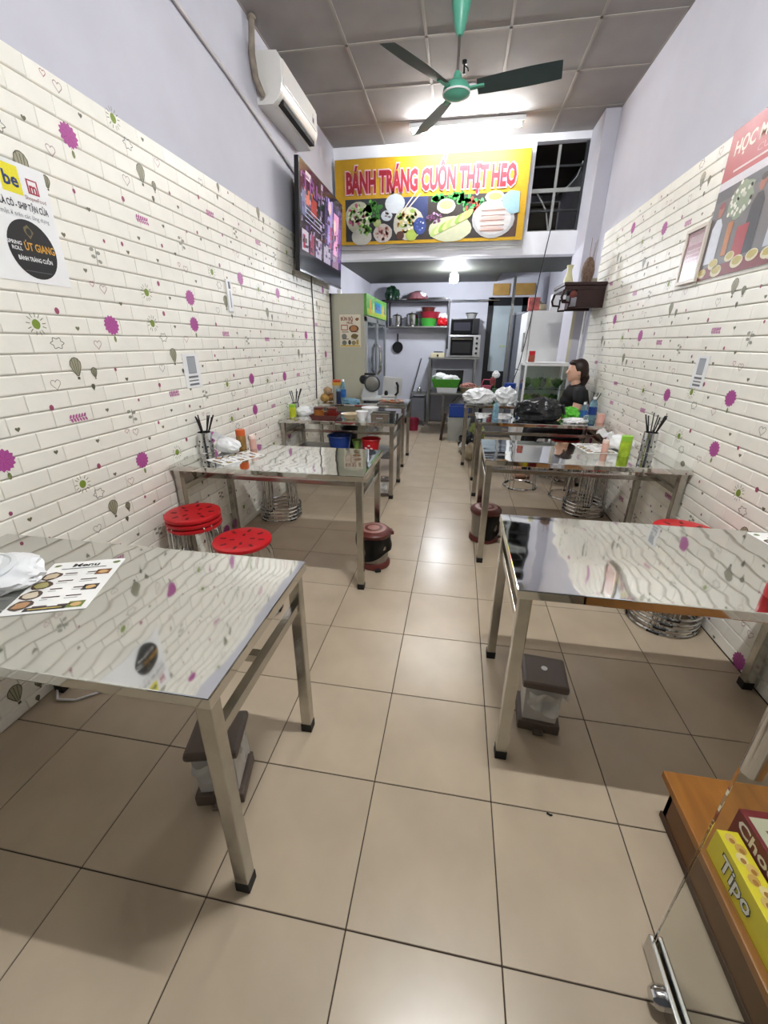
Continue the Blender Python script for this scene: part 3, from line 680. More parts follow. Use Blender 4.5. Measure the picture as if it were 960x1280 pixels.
# ------------------------------------------------------------------ table top items
def menu(label, loc, rz, w_=.205, h_=.285, kind=0):
    t = thing('menu_sheet', label, 'menu', loc, rz, 'printed menu sheets')
    part(MB().box((-w_/2, -h_/2, 0), (w_/2, h_/2, .0012)), 'sheet', mat('laminate', 'f0efec', .18), t)
    P = Print((-w_/2, -h_/2, .0014), (1, 0, 0), (0, 1, 0)); k_ = w_/.205
    P.text('Menu', w_/2, h_-.035*k_, .020*k_, '1c1c1c', 2, bold=.03, width=.075*k_); P.line([(.04*k_, h_-.045*k_), (.165*k_, h_-.045*k_)], .004, '1c1c1c', 1)
    for x in (.02, .185): P.disc(x*k_, h_-.022*k_, .011, .009, '6d7a4a', 1, 9, .4, .5)
    R = random.Random(kind)
    for r in range(5):
        z = h_-.075*k_-r*.043*k_
        for c_ in range(2):
            P.line([(.065*k_+c_*.06*k_, z), (.065*k_+c_*.06*k_+R.uniform(.03, .05)*k_, z)], .006, '4a2a2a', 1); P.line([(.065*k_+c_*.06*k_, z-.012), (.065*k_+c_*.06*k_+R.uniform(.02, .04)*k_, z-.012)], .003, '888888', 1)
        if r % 2 == 0: P.rect(.15*k_, z-.02, .19*k_, z+.012, ['7d4a2a', '3f3a38', '6d7a3a'][r//2], 1); P.disc(.17*k_, z-.004, .014, .010, 'd0a870', 2, 9, 0, .3)
    for r in range(4): P.disc(.032*k_, h_-.085*k_-r*.05*k_, .027*k_, .024*k_, '4d3c30', 1, 12, 0, .2); P.disc(.032*k_, h_-.085*k_-r*.05*k_, .019*k_, .016*k_, ['c9b79a', 'a9a068', 'd9c9b0', 'b98a60'][r], 2, 10, 0, .4)
    P.rect(.05*k_, .010, .15*k_, .028, '1c1c1c', 1); P.line([(.06*k_, .019), (.14*k_, .019)], .005, 'c9b060', 2)
    P.build('printed_face', print_mat('laminated_print', .2), t)
menu('printed menu sheet lying on the front table beside white plastic wrap', (-1.122, .888, TH+.0004), .36, .215, .29, 1)
menu('menu sheet on the table beside the orange lid jar', (-1.36, 2.35, TH+.0004), -.47, .20, .30, 2)
menu('menu sheet lying by the napkins and green jar', (.985, 3.06, TH+.0004), .12, .21, .29, 3)
menu('menu sheet at the far edge of the loft reflecting table', (1.28, 1.555, TH+.0004), .1, .21, .27, 4)
menu('menu papers beside the bowls on the crowded table', (-1.46, 3.86, TH+.0004), -.5, .2, .2, 5)

CHOP = mat('black_chopstick', '141312', .4)
def holder(label, short, loc, n, seed, rz=0, h=.14, r=.043):
    t = thing('chopstick_holder', label, 'holder', loc, rz, 'perforated steel chopstick holders'); R = random.Random(seed)
    part(MB().lathe([(r+.006, 0), (r+.006, .006), (r, .012), (r, h-.004), (r+.003, h), (r-.002, h), (r-.003, .014), (0, .012)], 28, cap1=False), 'cup', CHROME, t)
    hm = MB()
    for j, z in enumerate((.05, .085)):
        for k in range(8):
            a = 2*PI*(k+.5*(j % 2))/8; hm.lathe([(.006, 0), (.006, .0015), (0, .0015)], 8, M=Matrix.Rotation(a, 4, 'Z') @ Matrix.Translation((r-.0008, 0, z)) @ Matrix.Rotation(PI/2, 4, 'Y'))
    part(hm, 'perforation', mat('hole_dark', '15140f', .7), t)
    ob = []
    for k in range(n):
        a = R.random()*2*PI; q = r*.8*math.sqrt(R.random()); lean = R.uniform(.72, 1.)*(r-.007); a2 = a+R.uniform(-.5, .5)
        b0 = (-q*math.cos(a)*.6, -q*math.sin(a)*.6, .016); hz = .25+R.uniform(-.02, .01); k2 = hz/h
        e = (b0[0]+(lean*math.cos(a2)-b0[0])*k2*.98, b0[1]+(lean*math.sin(a2)-b0[1])*k2*.98, hz)
        c_ = solo(MB().cyl(b0, e, .0028, .0042, 6), 'chopstick', CHOP, 'black chopstick standing in the holder '+short, 'chopstick', loc, rz, 'chopsticks in the holder '+short)
holder('steel chopstick holder beside the white napkins on the poster side table', 'by the poster side napkins', (-1.605, 2.425, TH), 10, 1)
holder('steel chopstick holder beside the green jar on the wall end of its table', 'by the green and yellow jar', (1.30, 2.99, TH), 11, 2)
holder('steel chopstick holder behind the green jar on the crowded bowl table', 'on the crowded bowl table', (-1.60, 4.02, TH), 8, 3, 0, .12, .038)
holder('steel chopstick holder behind the blue water bottles', 'behind the blue water bottles', (1.33, 4.47, TH), 9, 4, 0, .13, .04)

def jar(name, label, cat, loc, r, h, body, lidm, lid_h=.025, band=None, group=None, bottle=False, seg=22):
    t = thing(name, label, cat, loc, 0, group)
    if bottle: pr = [(r*.9, 0), (r, .006), (r, h*.55), (r*.92, h*.6), (r, h*.65), (r*.8, h*.76), (r*.36, h*.9), (r*.36, h-lid_h)]
    else: pr = [(r*.92, 0), (r, .005), (r, h-lid_h-.008), (r*.86, h-lid_h)]
    part(MB().lathe(pr, seg), 'body', body, t)
    rl = r*.42 if bottle else r*.98
    part(MB().lathe([(rl, h-lid_h), (rl, h-.003), (rl*.9, h), (0, h)], seg), 'cap', lidm, t)
    if band: part(MB().lathe([(r*1.012, h*.22), (r*1.012, h*.56)], seg, cap0=False, cap1=False), 'label_band', band, t)
    return t
ORL = mat('orange_lid', 'd0602a', .35); SPICE = mat('spice_mix', '8d6a35', .4, 0, .45, 60); GRJ = mat('green_yellow_label', '9bb52a', .35, 0, .35, 25)
PKJ = mat('pink_jar', 'd9a89a', .4); LIME = mat('lime_lid', '8fc43a', .35)
jar('spice_jar', 'spice jar with orange lid on the poster side table', 'jar', (-1.435, 2.575, TH), .032, .135, SPICE, ORL, .04)
jar('toothpick_jar', 'small pale pink jar beside the orange lid jar', 'jar', (-1.365, 2.60, TH), .023, .09, PKJ, mat('pale_lid', 'e6cfc4', .4), .02)
jar('spice_jar', 'green and yellow spice jar beside the napkins', 'jar', (1.115, 2.875, TH), .034, .135, GRJ, LIME, .03)
jar('toothpick_jar', 'small pinkish toothpick jar beside the green and yellow jar', 'jar', (1.02, 2.955, TH), .022, .085, PKJ, mat('pale_lid', 'e6cfc4', .4), .02)
jar('spice_jar', 'yellow green jar before the chopsticks on the crowded table', 'jar', (-1.585, 3.90, TH), .034, .12, mat('yellow_green_jar', 'b9c428', .4, 0, .25, 25), LIME, .025)
jar('plastic_cup', 'red plastic cup at the end of the loft reflecting table', 'cup', (.965, 1.19, TH), .034, .075, RED, RED, .006)

def napkin(label, loc, rz, s=1., seed=0):
    t = thing('napkin_holder', label, 'napkins', loc, rz, 'white napkin packs')
    part(MB().blob((0, 0, .045*s), (.088*s, .06*s, .052*s), .13, 1.5, 4, seed+50, .0006), 'pack', mat('white_plastic_film', 'eff0f1', .3, 0, .02), t)
    def flap(u, v): return Vector(((.05+.09*u)*s, (-.05+.10*v+.01*math.sin(u*7))*s, (.075+.05*u-.03*u*u+.014*math.sin(v*8+seed)+.012*math.sin(u*9))*s))
    part(MB().surf(flap, 10, 10, .001), 'tissue_sheet', PAPER, t)
napkin('white napkin pack beside the chopstick holder on the poster side table', (-1.475, 2.47, TH), -.2+PI, 1.0, 1)
napkin('white napkin pack behind the green and yellow jar', (1.14, 3.05, TH), 2.6, 1.05, 2)
napkin('white napkin pack on the crowded bowl table by the wall', (-1.49, 3.98, TH), .2, .95, 3)
# white plastic wrap on the front table
wr = thing('plastic_wrap', 'crumpled white plastic bag with clear round lid on the front table edge', 'plastic bag', (-1.345, .865, TH))
part(MB().blob((0, 0, .026), (.125, .10, .042), .18, 1.6, 4, 5, 0.0005), 'bag', mat('white_bag_film', 'e9eaec', .3, 0, .03), wr)
part(MB().lathe([(.085, 0), (.088, .006), (.075, .012), (.07, .008), (0, .007)], 28, (.0, -.03, .058), M=Matrix.Rotation(.10, 4, 'X')), 'round_lid', mat('milky_lid', 'd9dcde', .2, 0, .03), wr)
part(MB().tube([(.07, -.03, .04), (.11, -.035, .03), (.13, .0, .016), (.10, .04, .03), (.06, .03, .04)], .008, 6), 'handle_loop', mat('white_bag_film', 'e9eaec', .3), wr)

# ------------------------------------------------------------------ crowded table (bowls) and slicer table
def bowl(name, label, cat, loc, r, h, m, group=None, foot=.5):
    return solo(MB().lathe([(r*foot, 0), (r*foot, .006), (r*.8, h*.45), (r, h), (r+.003, h+.002), (r-.003, h-.001), (r*.76, h*.45), (r*foot*.8, .012), (0, .011)], 28, cap1=False), name, m, label, cat, loc, 0, group)
RTRAY = mat('translucent_red', '8a2a1c', .25, 0, .2, 12, trans=.3)
def crate(name, label, cat, loc, w_, d_, h_, m, rz=0, taper=.88, rim=True, group=None):
    t = thing(name, label, cat, loc, rz, group)
    b = MB(); W2, D2 = w_/2, d_/2
    o = [(-W2*taper, -D2*taper, 0), (W2*taper, -D2*taper, 0), (W2*taper, D2*taper, 0), (-W2*taper, D2*taper, 0)]
    a = [(-W2, -D2, h_), (W2, -D2, h_), (W2, D2, h_), (-W2, D2, h_)]
    i1 = [(x*.95, y*.95, h_) for x, y, z in a]; i0 = [(x*.94, y*.94, .006) for x, y, z in o]
    b.rings([[Vector(p) for p in q] for q in (o, a, i1, i0)])
    part(b, 'shell', m, t)
    if rim: part(MB().tube([(-W2, -D2, h_), (W2, -D2, h_), (W2, D2, h_), (-W2, D2, h_)], .006, 6, closed=True), 'rim', m, t)
    return t
t = crate('condiment_tray', 'dark red tray with two jars on the crowded bowl table', 'tray', (-1.24, 3.90, TH), .27, .22, .035, DRED)
for k, (x, y, c_) in enumerate(((-1.315, 3.90, 'a8672a'), (-1.18, 3.90, '7a1f18'))): jar('sauce_jar', ['amber sauce jar in the dark red tray', 'dark red sauce jar in the dark red tray'][k], 'jar', (x, y, TH+.008), .05, .095, mat('sauce_%d' % k, c_, .25, 0, .15, trans=.2), DRED, .02)
bowl('bowl', 'beige bowl on the crowded table between tray and white bowls', 'bowl', (-1.0, 3.90, TH), .088, .05, mat('beige_bowl', 'c8b596', .35))
bowl('bowl', 'near white bowl beside the steel box', 'bowl', (-.875, 3.865, TH), .06, .08, WHITEP)
bowl('bowl', 'wide white bowl behind the near white bowl', 'bowl', (-.83, 4.03, TH), .085, .095, WHITEP)
sb = crate('steel_box', 'rectangular steel food box at the aisle corner of the crowded table', 'steel box', (-.69, 3.83, TH), .165, .12, .075, STEEL, 0, .97)
part(MB().box((-.03, -.066, .03), (.03, -.062, .042)), 'label_plate', mat('grey_plate', '9a9aa0', .4), sb)
crate('dark_box', 'dark plastic box behind the steel box', 'box', (-.665, 4.02, TH), .17, .13, .055, mat('dark_box', '33312f', .4))
# under the crowded table
part(MB().box((-.51, -.25, .395), (.51, .25, .415), .003), 'under_shelf', DSTEEL, T3L)
def bucket(name, label, cat, loc, r, h, m, rimm=None, group=None):
    t = thing(name, label, cat, loc, 0, group)
    part(MB().lathe([(r*.82, 0), (r, h), (r+.008, h), (r+.006, h+.008), (r-.006, h), (r*.78, .008), (0, .008)], 28, cap1=False), 'body', m, t)
    part(MB().ring((0, 0, h+.002), r+.004, .006, 28), 'rim', rimm or m, t); return t
bucket('basin', 'dark blue basin on the shelf under the crowded table', 'basin', (-1.13, 3.95, .415), .115, .15, BLUE)
bucket('basin', 'black basin stacked behind the dark blue basin', 'basin', (-1.08, 4.17, .415), .09, .20, BLACKP)
bowl('bowl', 'green bowl between the blue and red containers under the table', 'bowl', (-.955, 3.97, .415), .05, .11, mat('pale_green', '7d9a4a', .4))
t = bucket('paint_bucket', 'red bucket with white print under the crowded table', 'bucket', (-.81, 3.95, .415), .092, .13, RED)
Pq = Print((-.05, -.0905, .03), (1, 0, 0), (0, -.1, 1), .0006)
for x, z in ((.02, .03), (.05, .05), (.075, .025), (.04, .015)): Pq.disc(x, z, .012, .009, 'd8c9c9', 1, 8, 0, .5)
Pq.build('white_print', PRINT, t)

# slicer table items
t = thing('food_jar', 'tall pale jar with red and yellow lid by the slicer', 'jar', (-1.46, 5.06, TH))
part(MB().lathe([(.05, 0), (.052, .2), (.05, .205)], 22), 'body', mat('cloudy_jar', 'b9b5a8', .3, trans=.3), t); part(MB().lathe([(.054, .2), (.054, .235)], 22), 'collar', mat('yellow_lid', 'cfa33c', .4), t); part(MB().lathe([(.05, .235), (.05, .262), (0, .265)], 22), 'lid', mat('orange_red', 'b8462a', .4), t)
WB = mat('blue_tint_bottle', 'a9d3e6', .1, 0, .03, trans=.75, ior=1.3); BLAB = mat('blue_label', '2b62a8', .35, 0, .2, 30)
jar('water_bottle', 'tall bluish bottle beside the red lid jar', 'bottle', (-1.375, 5.05, TH), .034, .27, WB, WHITEP, .025, BLAB, None, True)
jar('sauce_bottle', 'short dark blue capped bottle before the tall bluish bottle', 'bottle', (-1.405, 4.94, TH), .028, .17, mat('navy', '1f2a4a', .25), WB, .03)
for k, (x, y, z, c_) in enumerate(((-1.60, 5.0, .05, 'b08a4a'), (-1.55, 5.08, .055, '9a6a3a'), (-1.57, 5.04, .13, 'a98a6a'))):
    solo(MB().blob((0, 0, 0), (.052, .048, .05), .12, 2, 3, k+3), 'onion_bag', mat('produce_%d' % k, c_, .55, 0, .35, 25), ['netted bag of onions by the wall on the slicer table', 'brown produce bag beside the onion net', 'pale produce bag on top of the onion net'][k], 'produce bag', (x, y, TH+z))
cl = solo(MB().blob((0, 0, .02), (.10, .07, .035), .25, 2, 3, 9, 0), 'blue_cloth', mat('blue_cloth', '6d93a8', .8), 'light blue folded cloth before the slicer', 'cloth', (-1.26, 5.0, TH))
sl = thing('meat_slicer', 'silver electric meat slicer with round blade guard', 'slicer', (-.95, 5.26, TH))
SLW = mat('cast_aluminium', 'cdcfcf', .3, .25, .05)
part(MB().box((-.22, -.13, .015), (.20, .13, .055), .015), 'base', SLW, sl)
part(MB().prism([(-.24, 0), (-.04, 0), (-.05, .10), (-.08, .17), (-.15, .19), (-.20, .12)], -.06, .06, Matrix(((1, 0, 0, 0), (0, 0, 1, 0), (0, 1, 0, .05), (0, 0, 0, 1)))), 'motor_housing', SLW, sl)
part(MB().lathe([(.085, 0), (.09, .012), (.075, .02), (0, .02)], 30, M=Matrix.Translation((-.09, -.065, .215)) @ Matrix.Rotation(PI/2, 4, 'X')), 'blade', DSTEEL, sl)
g_ = part(MB().ring((0, 0, 0), .09, .011, 30), 'blade_guard', mat('dark_guard', '4c4d4e', .35, .5), sl); g_.matrix_local = Matrix.Translation((-.09, -.075, .215)) @ Matrix.Rotation(PI/2, 4, 'X')
part(MB().lathe([(.05, 0), (.055, .03), (.04, .045), (0, .045)], 24, M=Matrix.Translation((-.20, -.03, .26)) @ Matrix.Rotation(PI/2, 4, 'X')), 'knob_wheel', BLACKP, sl)
part(MB().box((.02, .0, .08), (.26, .015, .30), .006, M=Matrix.Rotation(.06, 4, 'Y')), 'gauge_plate', SLW, sl)
part(MB().box((-.20, -.03, .31), (-.06, .02, .335), .008), 'top_grip', BLACKP, sl)
part(MB().box((.03, -.12, .06), (.21, .10, .085), .006), 'carriage', SLW, sl)
part(MB().tube([(.20, -.1, .08), (.235, -.1, .12), (.235, -.1, .2), (.215, -.1, .24)], .014, 8), 'handle', BLACKP, sl)
part(MB().lathe([(.02, 0), (.025, .02), (.018, .05), (0, .055)], 14, (.09, -.1, .085)), 'pusher_knob', BLACKP, sl)
for x in (-.18, .16):
    for y in (-.1, .1): part(MB().lathe([(.018, 0), (.016, .018)], 10, (x, y, 0)), 'rubber_foot', RUBBER, sl)
ft = thing('food_tray', 'steel tray of sliced cooked meat at the aisle side of the slicer table', 'tray', (-.755, 5.0, TH))
part(MB().box((-.17, -.11, 0), (.17, .11, .02), .004), 'tray', STEEL, ft)
for k in range(22): part(MB().ell((0, 0, 0), (.032, .022, .010), 1), 'meat_slice', mat('meat_%d' % (k % 3), ['a86a44', 'c79a70', '8a4a34'][k % 3], .5, 0, .3, 40), ft, loc=(rnd.uniform(-.14, .14), rnd.uniform(-.085, .085), .026+rnd.uniform(0, .018)))
part(MB().box((.04, -.12, .045), (.2, .11, .047)), 'plastic_cover', CLEARP, ft)

# ------------------------------------------------------------------ black bag table (seated woman)
BLKBAG = mat('black_bag_film', '1a1b1e', .22, 0, .1)
bb = thing('plastic_bag', 'shiny black plastic bag with tied handles on the table', 'plastic bag', (.80, 4.24, TH))
part(MB().blob((0, 0, .085), (.205, .15, .125), .13, 1.6, 5, 2, 0.001), 'bag', BLKBAG, bb)
part(MB().tube([(-.15, -.03, .14), (-.21, -.05, .15), (-.24, -.07, .08), (-.235, -.08, .02)], [.02, .016, .012, .01], 8), 'tied_handle', BLKBAG, bb)
part(MB().tube([(.13, -.02, .14), (.20, -.05, .14), (.22, -.07, .06)], [.02, .02, .012], 8), 'tied_handle', BLKBAG, bb)
gb = solo(MB().blob((0, 0, .05), (.085, .07, .06), .3, 2, 4, 6, 0.001), 'green_bag', mat('bright_green_film', '63c23e', .35), 'bright green plastic bag beside the black bag', 'plastic bag', (1.10, 4.30, TH))
solo(MB().blob((0, 0, .015), (.10, .07, .025), .3, 2.4, 4, 8, 0.001), 'tissue_heap', PAPER, 'crumpled white tissue before the bright green bag', 'tissue', (1.11, 4.12, TH))
jar('water_bottle', 'small clear water bottle with blue label beside the green bag', 'bottle', (1.215, 4.27, TH), .03, .17, WB, WHITEP, .02, BLAB, 'water bottles', True)
jar('water_bottle', 'larger water bottle with dark blue label by the wall', 'bottle', (1.31, 4.33, TH), .038, .215, WB, WHITEP, .022, mat('navy_label', '233f86', .35), 'water bottles', True)
jar('water_bottle', 'clear bottle standing at the aisle end of the black bag table', 'bottle', (.385, 4.18, TH), .03, .17, WB, WB, .02, None, 'water bottles', True)
jar('plastic_cup', 'pink plastic cup against the wall beside the water bottles', 'cup', (1.345, 4.16, TH), .036, .08, PKJ, PKJ, .005)
solo(MB().lathe([(.02, 0), (.022, .07), (.02, .072)], 16), 'glass_tumbler', CLEARP, 'empty clear tumbler before the small water bottle', 'glass', (1.19, 4.08, TH))
# vegetable case
vc = thing('display_case', 'white framed glass case full of green vegetables', 'display case', (.99, 5.33, TH))
W2, D2, H2 = .235, .20, .45
for x in (-W2, W2):
    for y in (-D2, D2): part(MB().box((x-.011, y-.011, 0), (x+.011, y+.011, H2), .002), 'frame_post', WHITEP, vc)
for z in (0, H2):
    for y in (-D2, D2): part(MB().box((-W2, y-.011, z), (W2, y+.011, z+.022), .002), 'frame_bar', WHITEP, vc)
    for x in (-W2, W2): part(MB().box((x-.011, -D2, z), (x+.011, D2, z+.022), .002), 'frame_bar', WHITEP, vc)
for a, b in (((-W2, -D2-.002, .02), (W2, -D2+.002, H2)), ((-W2-.002, -D2, .02), (-W2+.002, D2, H2)), ((W2-.002, -D2, .02), (W2+.002, D2, H2))): part(MB().box(a, b), 'glass_pane', GLASS, vc)
part(MB().box((-W2, -D2, .0), (W2, D2, .012)), 'floor_plate', WHITEP, vc); part(MB().box((-W2, -D2+.01, .19), (W2, D2, .194)), 'glass_shelf', GLASS, vc)
part(MB().box((-W2, D2-.004, .02), (W2, D2, H2)), 'back_panel', mat('case_back', 'b9c4bb', .4), vc)
part(MB().box((-.20, -.12, H2+.022), (.24, .17, H2+.034), .003), 'top_tray', WHITEP, vc)
VEG = [mat('leaf_%d' % k, c_, .55, 0, .35, 30) for k, c_ in enumerate(('3f6a2a', '5d8a34', '2c4f24', '86a84a'))]
for k in range(9):
    lv = MB()
    for q in range(14):
        a = rnd.uniform(-.7, .7); lv.surf(lambda u, v, a=a, q=q: Vector((math.sin(a)*.09*u+(v-.5)*.05*math.sin(u*PI), (q % 5-2)*.018+.012*math.sin(u*4+q), .12*u*math.cos(a))), 4, 2)
    z0 = .198 if k < 5 else .014; x = (-.17+.085*k) if k < 5 else (-.15+.1*(k-5))
    solo(lv, 'herb_bunch', VEG[k % 4], ['bunch of dark herbs on the upper shelf of the glass case', 'bunch of bright leafy greens in the lower part of the glass case'][0 if k < 5 else 1], 'vegetables', (.99+x, 5.33+rnd.uniform(-.06, .06), TH+z0), rnd.uniform(-.3, .3), 'vegetables in the glass case')
jar('sauce_jar', 'red lidded jar on top of the glass vegetable case', 'jar', (.83, 5.30, TH+.485), .036, .12, mat('red_brown_jar', '9a4a34', .35), RED, .045)
WBAG = mat('white_bag', 'e6e7e8', .32, 0, .03)
for k, (x, y, r, nm) in enumerate(((.27, 5.33, (.175, .16, .105), 'large knotted white plastic bag at the aisle end of the vegetable case table'), (.592, 5.36, (.125, .15, .115), 'white plastic bag leaning beside the glass vegetable case'))):
    b = thing('plastic_bag', nm, 'plastic bag', (x, y, TH)); part(MB().blob((0, 0, r[2]*.7), (r[0], r[1], r[2]*.9), .20, 2.3, 5, 11+k, .001), 'bag', WBAG, b); part(MB().tube([(0, 0, r[2]*1.35), (.015, 0, r[2]*1.5), (.05, -.01, r[2]*1.6)], [.035, .016, .026], 8), 'knot', WBAG, b)
t = thing('flower_jar', 'dark jar of white and red artificial flowers behind the white bags', 'vase', (.47, 5.58, TH))
part(MB().lathe([(.03, 0), (.04, .06), (.025, .13), (.03, .15)], 16), 'vase', mat('green_vase', '3c5a3c', .3), t)
part(MB().blob((.0, 0, .32), (.045, .04, .04), .3, 3, 3, 2), 'white_bloom', PAPER, t); part(MB().blob((-.03, 0, .24), (.035, .03, .05), .3, 3, 3, 4), 'red_bloom', mat('wine', '7a3034', .5), t); part(MB().cyl((0, 0, .14), (0, 0, .3), .006), 'stem', VEG[0], t)
jar('storage_jar', 'round container with blue lid beside the flower jar', 'container', (.66, 5.60, TH), .075, .22, mat('clear_grey', 'b3b8bc', .25, trans=.4), BLUE, .07)

# ------------------------------------------------------------------ seated woman
def fused(name, parts_, vox, m, parent, sm=6):
    mb = MB()
    for p in parts_:
        if p[0] == 'c': mb.tube(p[1], p[2], 14); [mb.ell(q, (r,)*3, 2) for q, r in zip(p[1], p[2])]
        else: mb.ell(p[1], p[2], 3, p[3] if len(p) > 3 else None)
    me = mb.mesh(name, m); o = obj(name, me, parent)
    rm = o.modifiers.new('remesh', 'REMESH'); rm.mode = 'VOXEL'; rm.voxel_size = vox; rm.use_smooth_shade = True
    s2 = o.modifiers.new('smooth', 'SMOOTH'); s2.iterations = sm; s2.factor = .5
    bpy.context.view_layer.update()
    me2 = bpy.data.meshes.new_from_object(o.evaluated_get(bpy.context.evaluated_depsgraph_get()))
    o.modifiers.clear(); o.data = me2
    me2.polygons.foreach_set('use_smooth', [True]*len(me2.polygons))
    return o
SKIN = mat('skin', 'dcae96', .5, 0, .05, 12); HAIR = mat('dark_brown_hair', '2a1712', .45, 0, .2, 40); TOP = mat('black_top', '101013', .75, 0, .1); PANT = mat('dark_trousers', '24252c', .8, 0, .1)
pw = thing('person', 'woman in a black sleeveless top sitting sideways by the wall with dark tied hair', 'person', (1.182, 4.82, 0))
# she faces -x; +z up; her side towards the camera is -y
hx = .045
bd = [('c', [(.08, 0, .56), (.07, 0, .75), (.075, 0, .89)], [.12, .108, .105]),
      ('c', [(.07, 0, .97), (.05, 0, 1.06)], [.055, .046]),
      ('c', [(.07, -.155, .965), (.07, .155, .965)], [.058, .058]),
      ('e', (hx, 0, 1.165), (.088, .072, .108)), ('e', (hx-.035, 0, 1.12), (.05, .052, .062)),
      ('e', (hx-.088, 0, 1.148), (.018, .013, .018)), ('e', (hx-.078, 0, 1.108), (.012, .022, .010)), ('e', (hx-.055, 0, 1.075), (.025, .028, .018)),
      ('e', (hx+.01, -.072, 1.15), (.016, .010, .024)), ('e', (hx+.01, .072, 1.15), (.016, .010, .024)),
      ('e', (hx-.074, -.028, 1.165), (.010, .012, .008)), ('e', (hx-.074, .028, 1.165), (.010, .012, .008)),
      # near arm: hangs, elbow, forearm forward to the bag
      ('c', [(.075, -.185, .955), (.055, -.215, .83), (.03, -.225, .72)], [.052, .046, .038]),
      ('c', [(.03, -.225, .72), (-.10, -.23, .775), (-.185, -.235, .80)], [.038, .033, .024]),
      ('c', [(.075, .185, .955), (.03, .22, .83), (-.01, .20, .72)], [.052, .046, .038]),
      ('c', [(-.01, .20, .72), (-.14, .10, .80), (-.21, .04, .85)], [.038, .033, .024]),
      # hips, legs (thigh forward, shin down), feet
      ('e', (.07, 0, .55), (.13, .17, .11)),
      ('c', [(.05, -.095, .55), (-.33, -.11, .53)], [.085, .06]), ('c', [(.05, .095, .55), (-.33, .11, .53)], [.085, .06]),
      ('c', [(-.33, -.11, .53), (-.36, -.115, .28), (-.34, -.12, .08)], [.06, .052, .036]), ('c', [(-.33, .11, .53), (-.36, .115, .28), (-.34, .12, .08)], [.06, .052, .036]),
      ('c', [(-.33, -.12, .045), (-.46, -.13, .03)], [.042, .028]), ('c', [(-.33, .12, .045), (-.46, .13, .03)], [.042, .028])]
for s, (wx, wy, wz) in ((-1, (-.185, -.235, .80)), (1, (-.21, .04, .85))):
    bd.append(('e', (wx-.045, wy, wz+.006), (.045, .036, .016)))
    for k in range(4):
        fy = wy-.027+.018*k; ln = (.058, .068, .064, .05)[k]
        bd.append(('c', [(wx-.08, fy, wz+.006), (wx-.08-ln*.6, fy, wz-.002), (wx-.08-ln, fy, wz-.02)], [.0095, .0088, .008]))
    bd.append(('c', [(wx-.03, wy+.03*-s, wz+.004), (wx-.065, wy+.052*-s, wz-.004), (wx-.09, wy+.056*-s, wz-.012)], [.0115, .0105, .009]))
fused('body', bd, .0075, SKIN, pw, 4)
fused('sleeveless_top', [('c', [(.08, 0, .53), (.075, 0, .66), (.07, 0, .78), (.075, 0, .90), (.078, 0, .955)], [.135, .13, .125, .128, .10]), ('c', [(.075, -.145, .968), (.075, .145, .968)], [.062, .062]), ('e', (.07, 0, .925), (.122, .175, .098)), ('e', (.01, 0, .86), (.085, .12, .075)), ('c', [(.076, -.17, .955), (.07, -.205, .895)], [.072, .066]), ('c', [(.076, .17, .955), (.07, .205, .895)], [.072, .066])], .011, TOP, pw, 4)
fused('trousers', [('e', (.07, 0, .55), (.14, .18, .12)), ('c', [(.05, -.095, .55), (-.33, -.11, .53)], [.094, .070]), ('c', [(.05, .095, .55), (-.33, .11, .53)], [.094, .070]), ('c', [(-.33, -.11, .53), (-.36, -.115, .28), (-.345, -.12, .12)], [.070, .062, .052]), ('c', [(-.33, .11, .53), (-.36, .115, .28), (-.345, .12, .12)], [.070, .062, .052])], .012, PANT, pw, 4)
fused('hair', [('e', (hx+.025, 0, 1.192), (.088, .083, .098)), ('e', (hx+.06, 0, 1.155), (.062, .076, .085)), ('e', (hx-.035, 0, 1.245), (.05, .06, .032)), ('c', [(hx+.095, 0, 1.10), (hx+.085, -.01, 1.04), (hx+.075, -.02, 1.0)], [.045, .030, .016])], .008, HAIR, pw, 3)
for s in (-1, 1): part(MB().ell((hx-.0835, s*.028, 1.166), (.004, .008, .004), 2), 'eye', BLACKP, pw)
part(MB().ell((hx-.0885, 0, 1.107), (.004, .018, .005), 2), 'lips', mat('lips', '9a4a48', .5), pw)
part(MB().ring((0, 0, 0), .012, .002, 14), 'earring', CHROME, pw, loc=(hx+.012, -.085, 1.122))
for s in (-1, 1): part(MB().box((-.475, s*.125-.045, 0), (-.29, s*.125+.045, .014), .005), 'sandal', mat('brown_sandal', '5a3a2c', .6), pw)
dup(st0, (1.23, 4.82, 0), .5, 'red round stool the woman in black is sitting on', G)

# ------------------------------------------------------------------ altar shelf
WOOD = mat('dark_red_wood', '2a100c', .35, 0, .25, 8, bump=.05, bs=30, stretch=(1, 6, 1))
al = thing('altar_shelf', 'dark red carved wooden altar shelf on the wall by the column', 'shelf', (1.20, 5.22, 1.77))
part(MB().box((-.20, -.27, .205), (.208, .27, .235), .005), 'top_board', WOOD, al)
part(MB().box((-.19, -.255, .165), (.205, .255, .205), .004), 'cornice', WOOD, al)
for y in (-.24, .24):
    part(MB().box((-.06, y-.012, .0), (.205, y+.012, .165), .004), 'side_panel', WOOD, al)
    part(MB().tube([(-.185, y, .17), (-.205, y, .10), (-.19, y, .055), (-.12, y, .05), (-.12, y, .11), (-.06, y, .11)], .013, 6), 'scroll_bracket', WOOD, al)
    part(MB().tube([(-.12, y, .05), (-.13, y, .0), (-.06, y, .005)], .012, 6), 'scroll_bracket', WOOD, al)
part(MB().box((-.06, -.24, .02), (-.045, .24, .15), .003), 'front_board', WOOD, al)
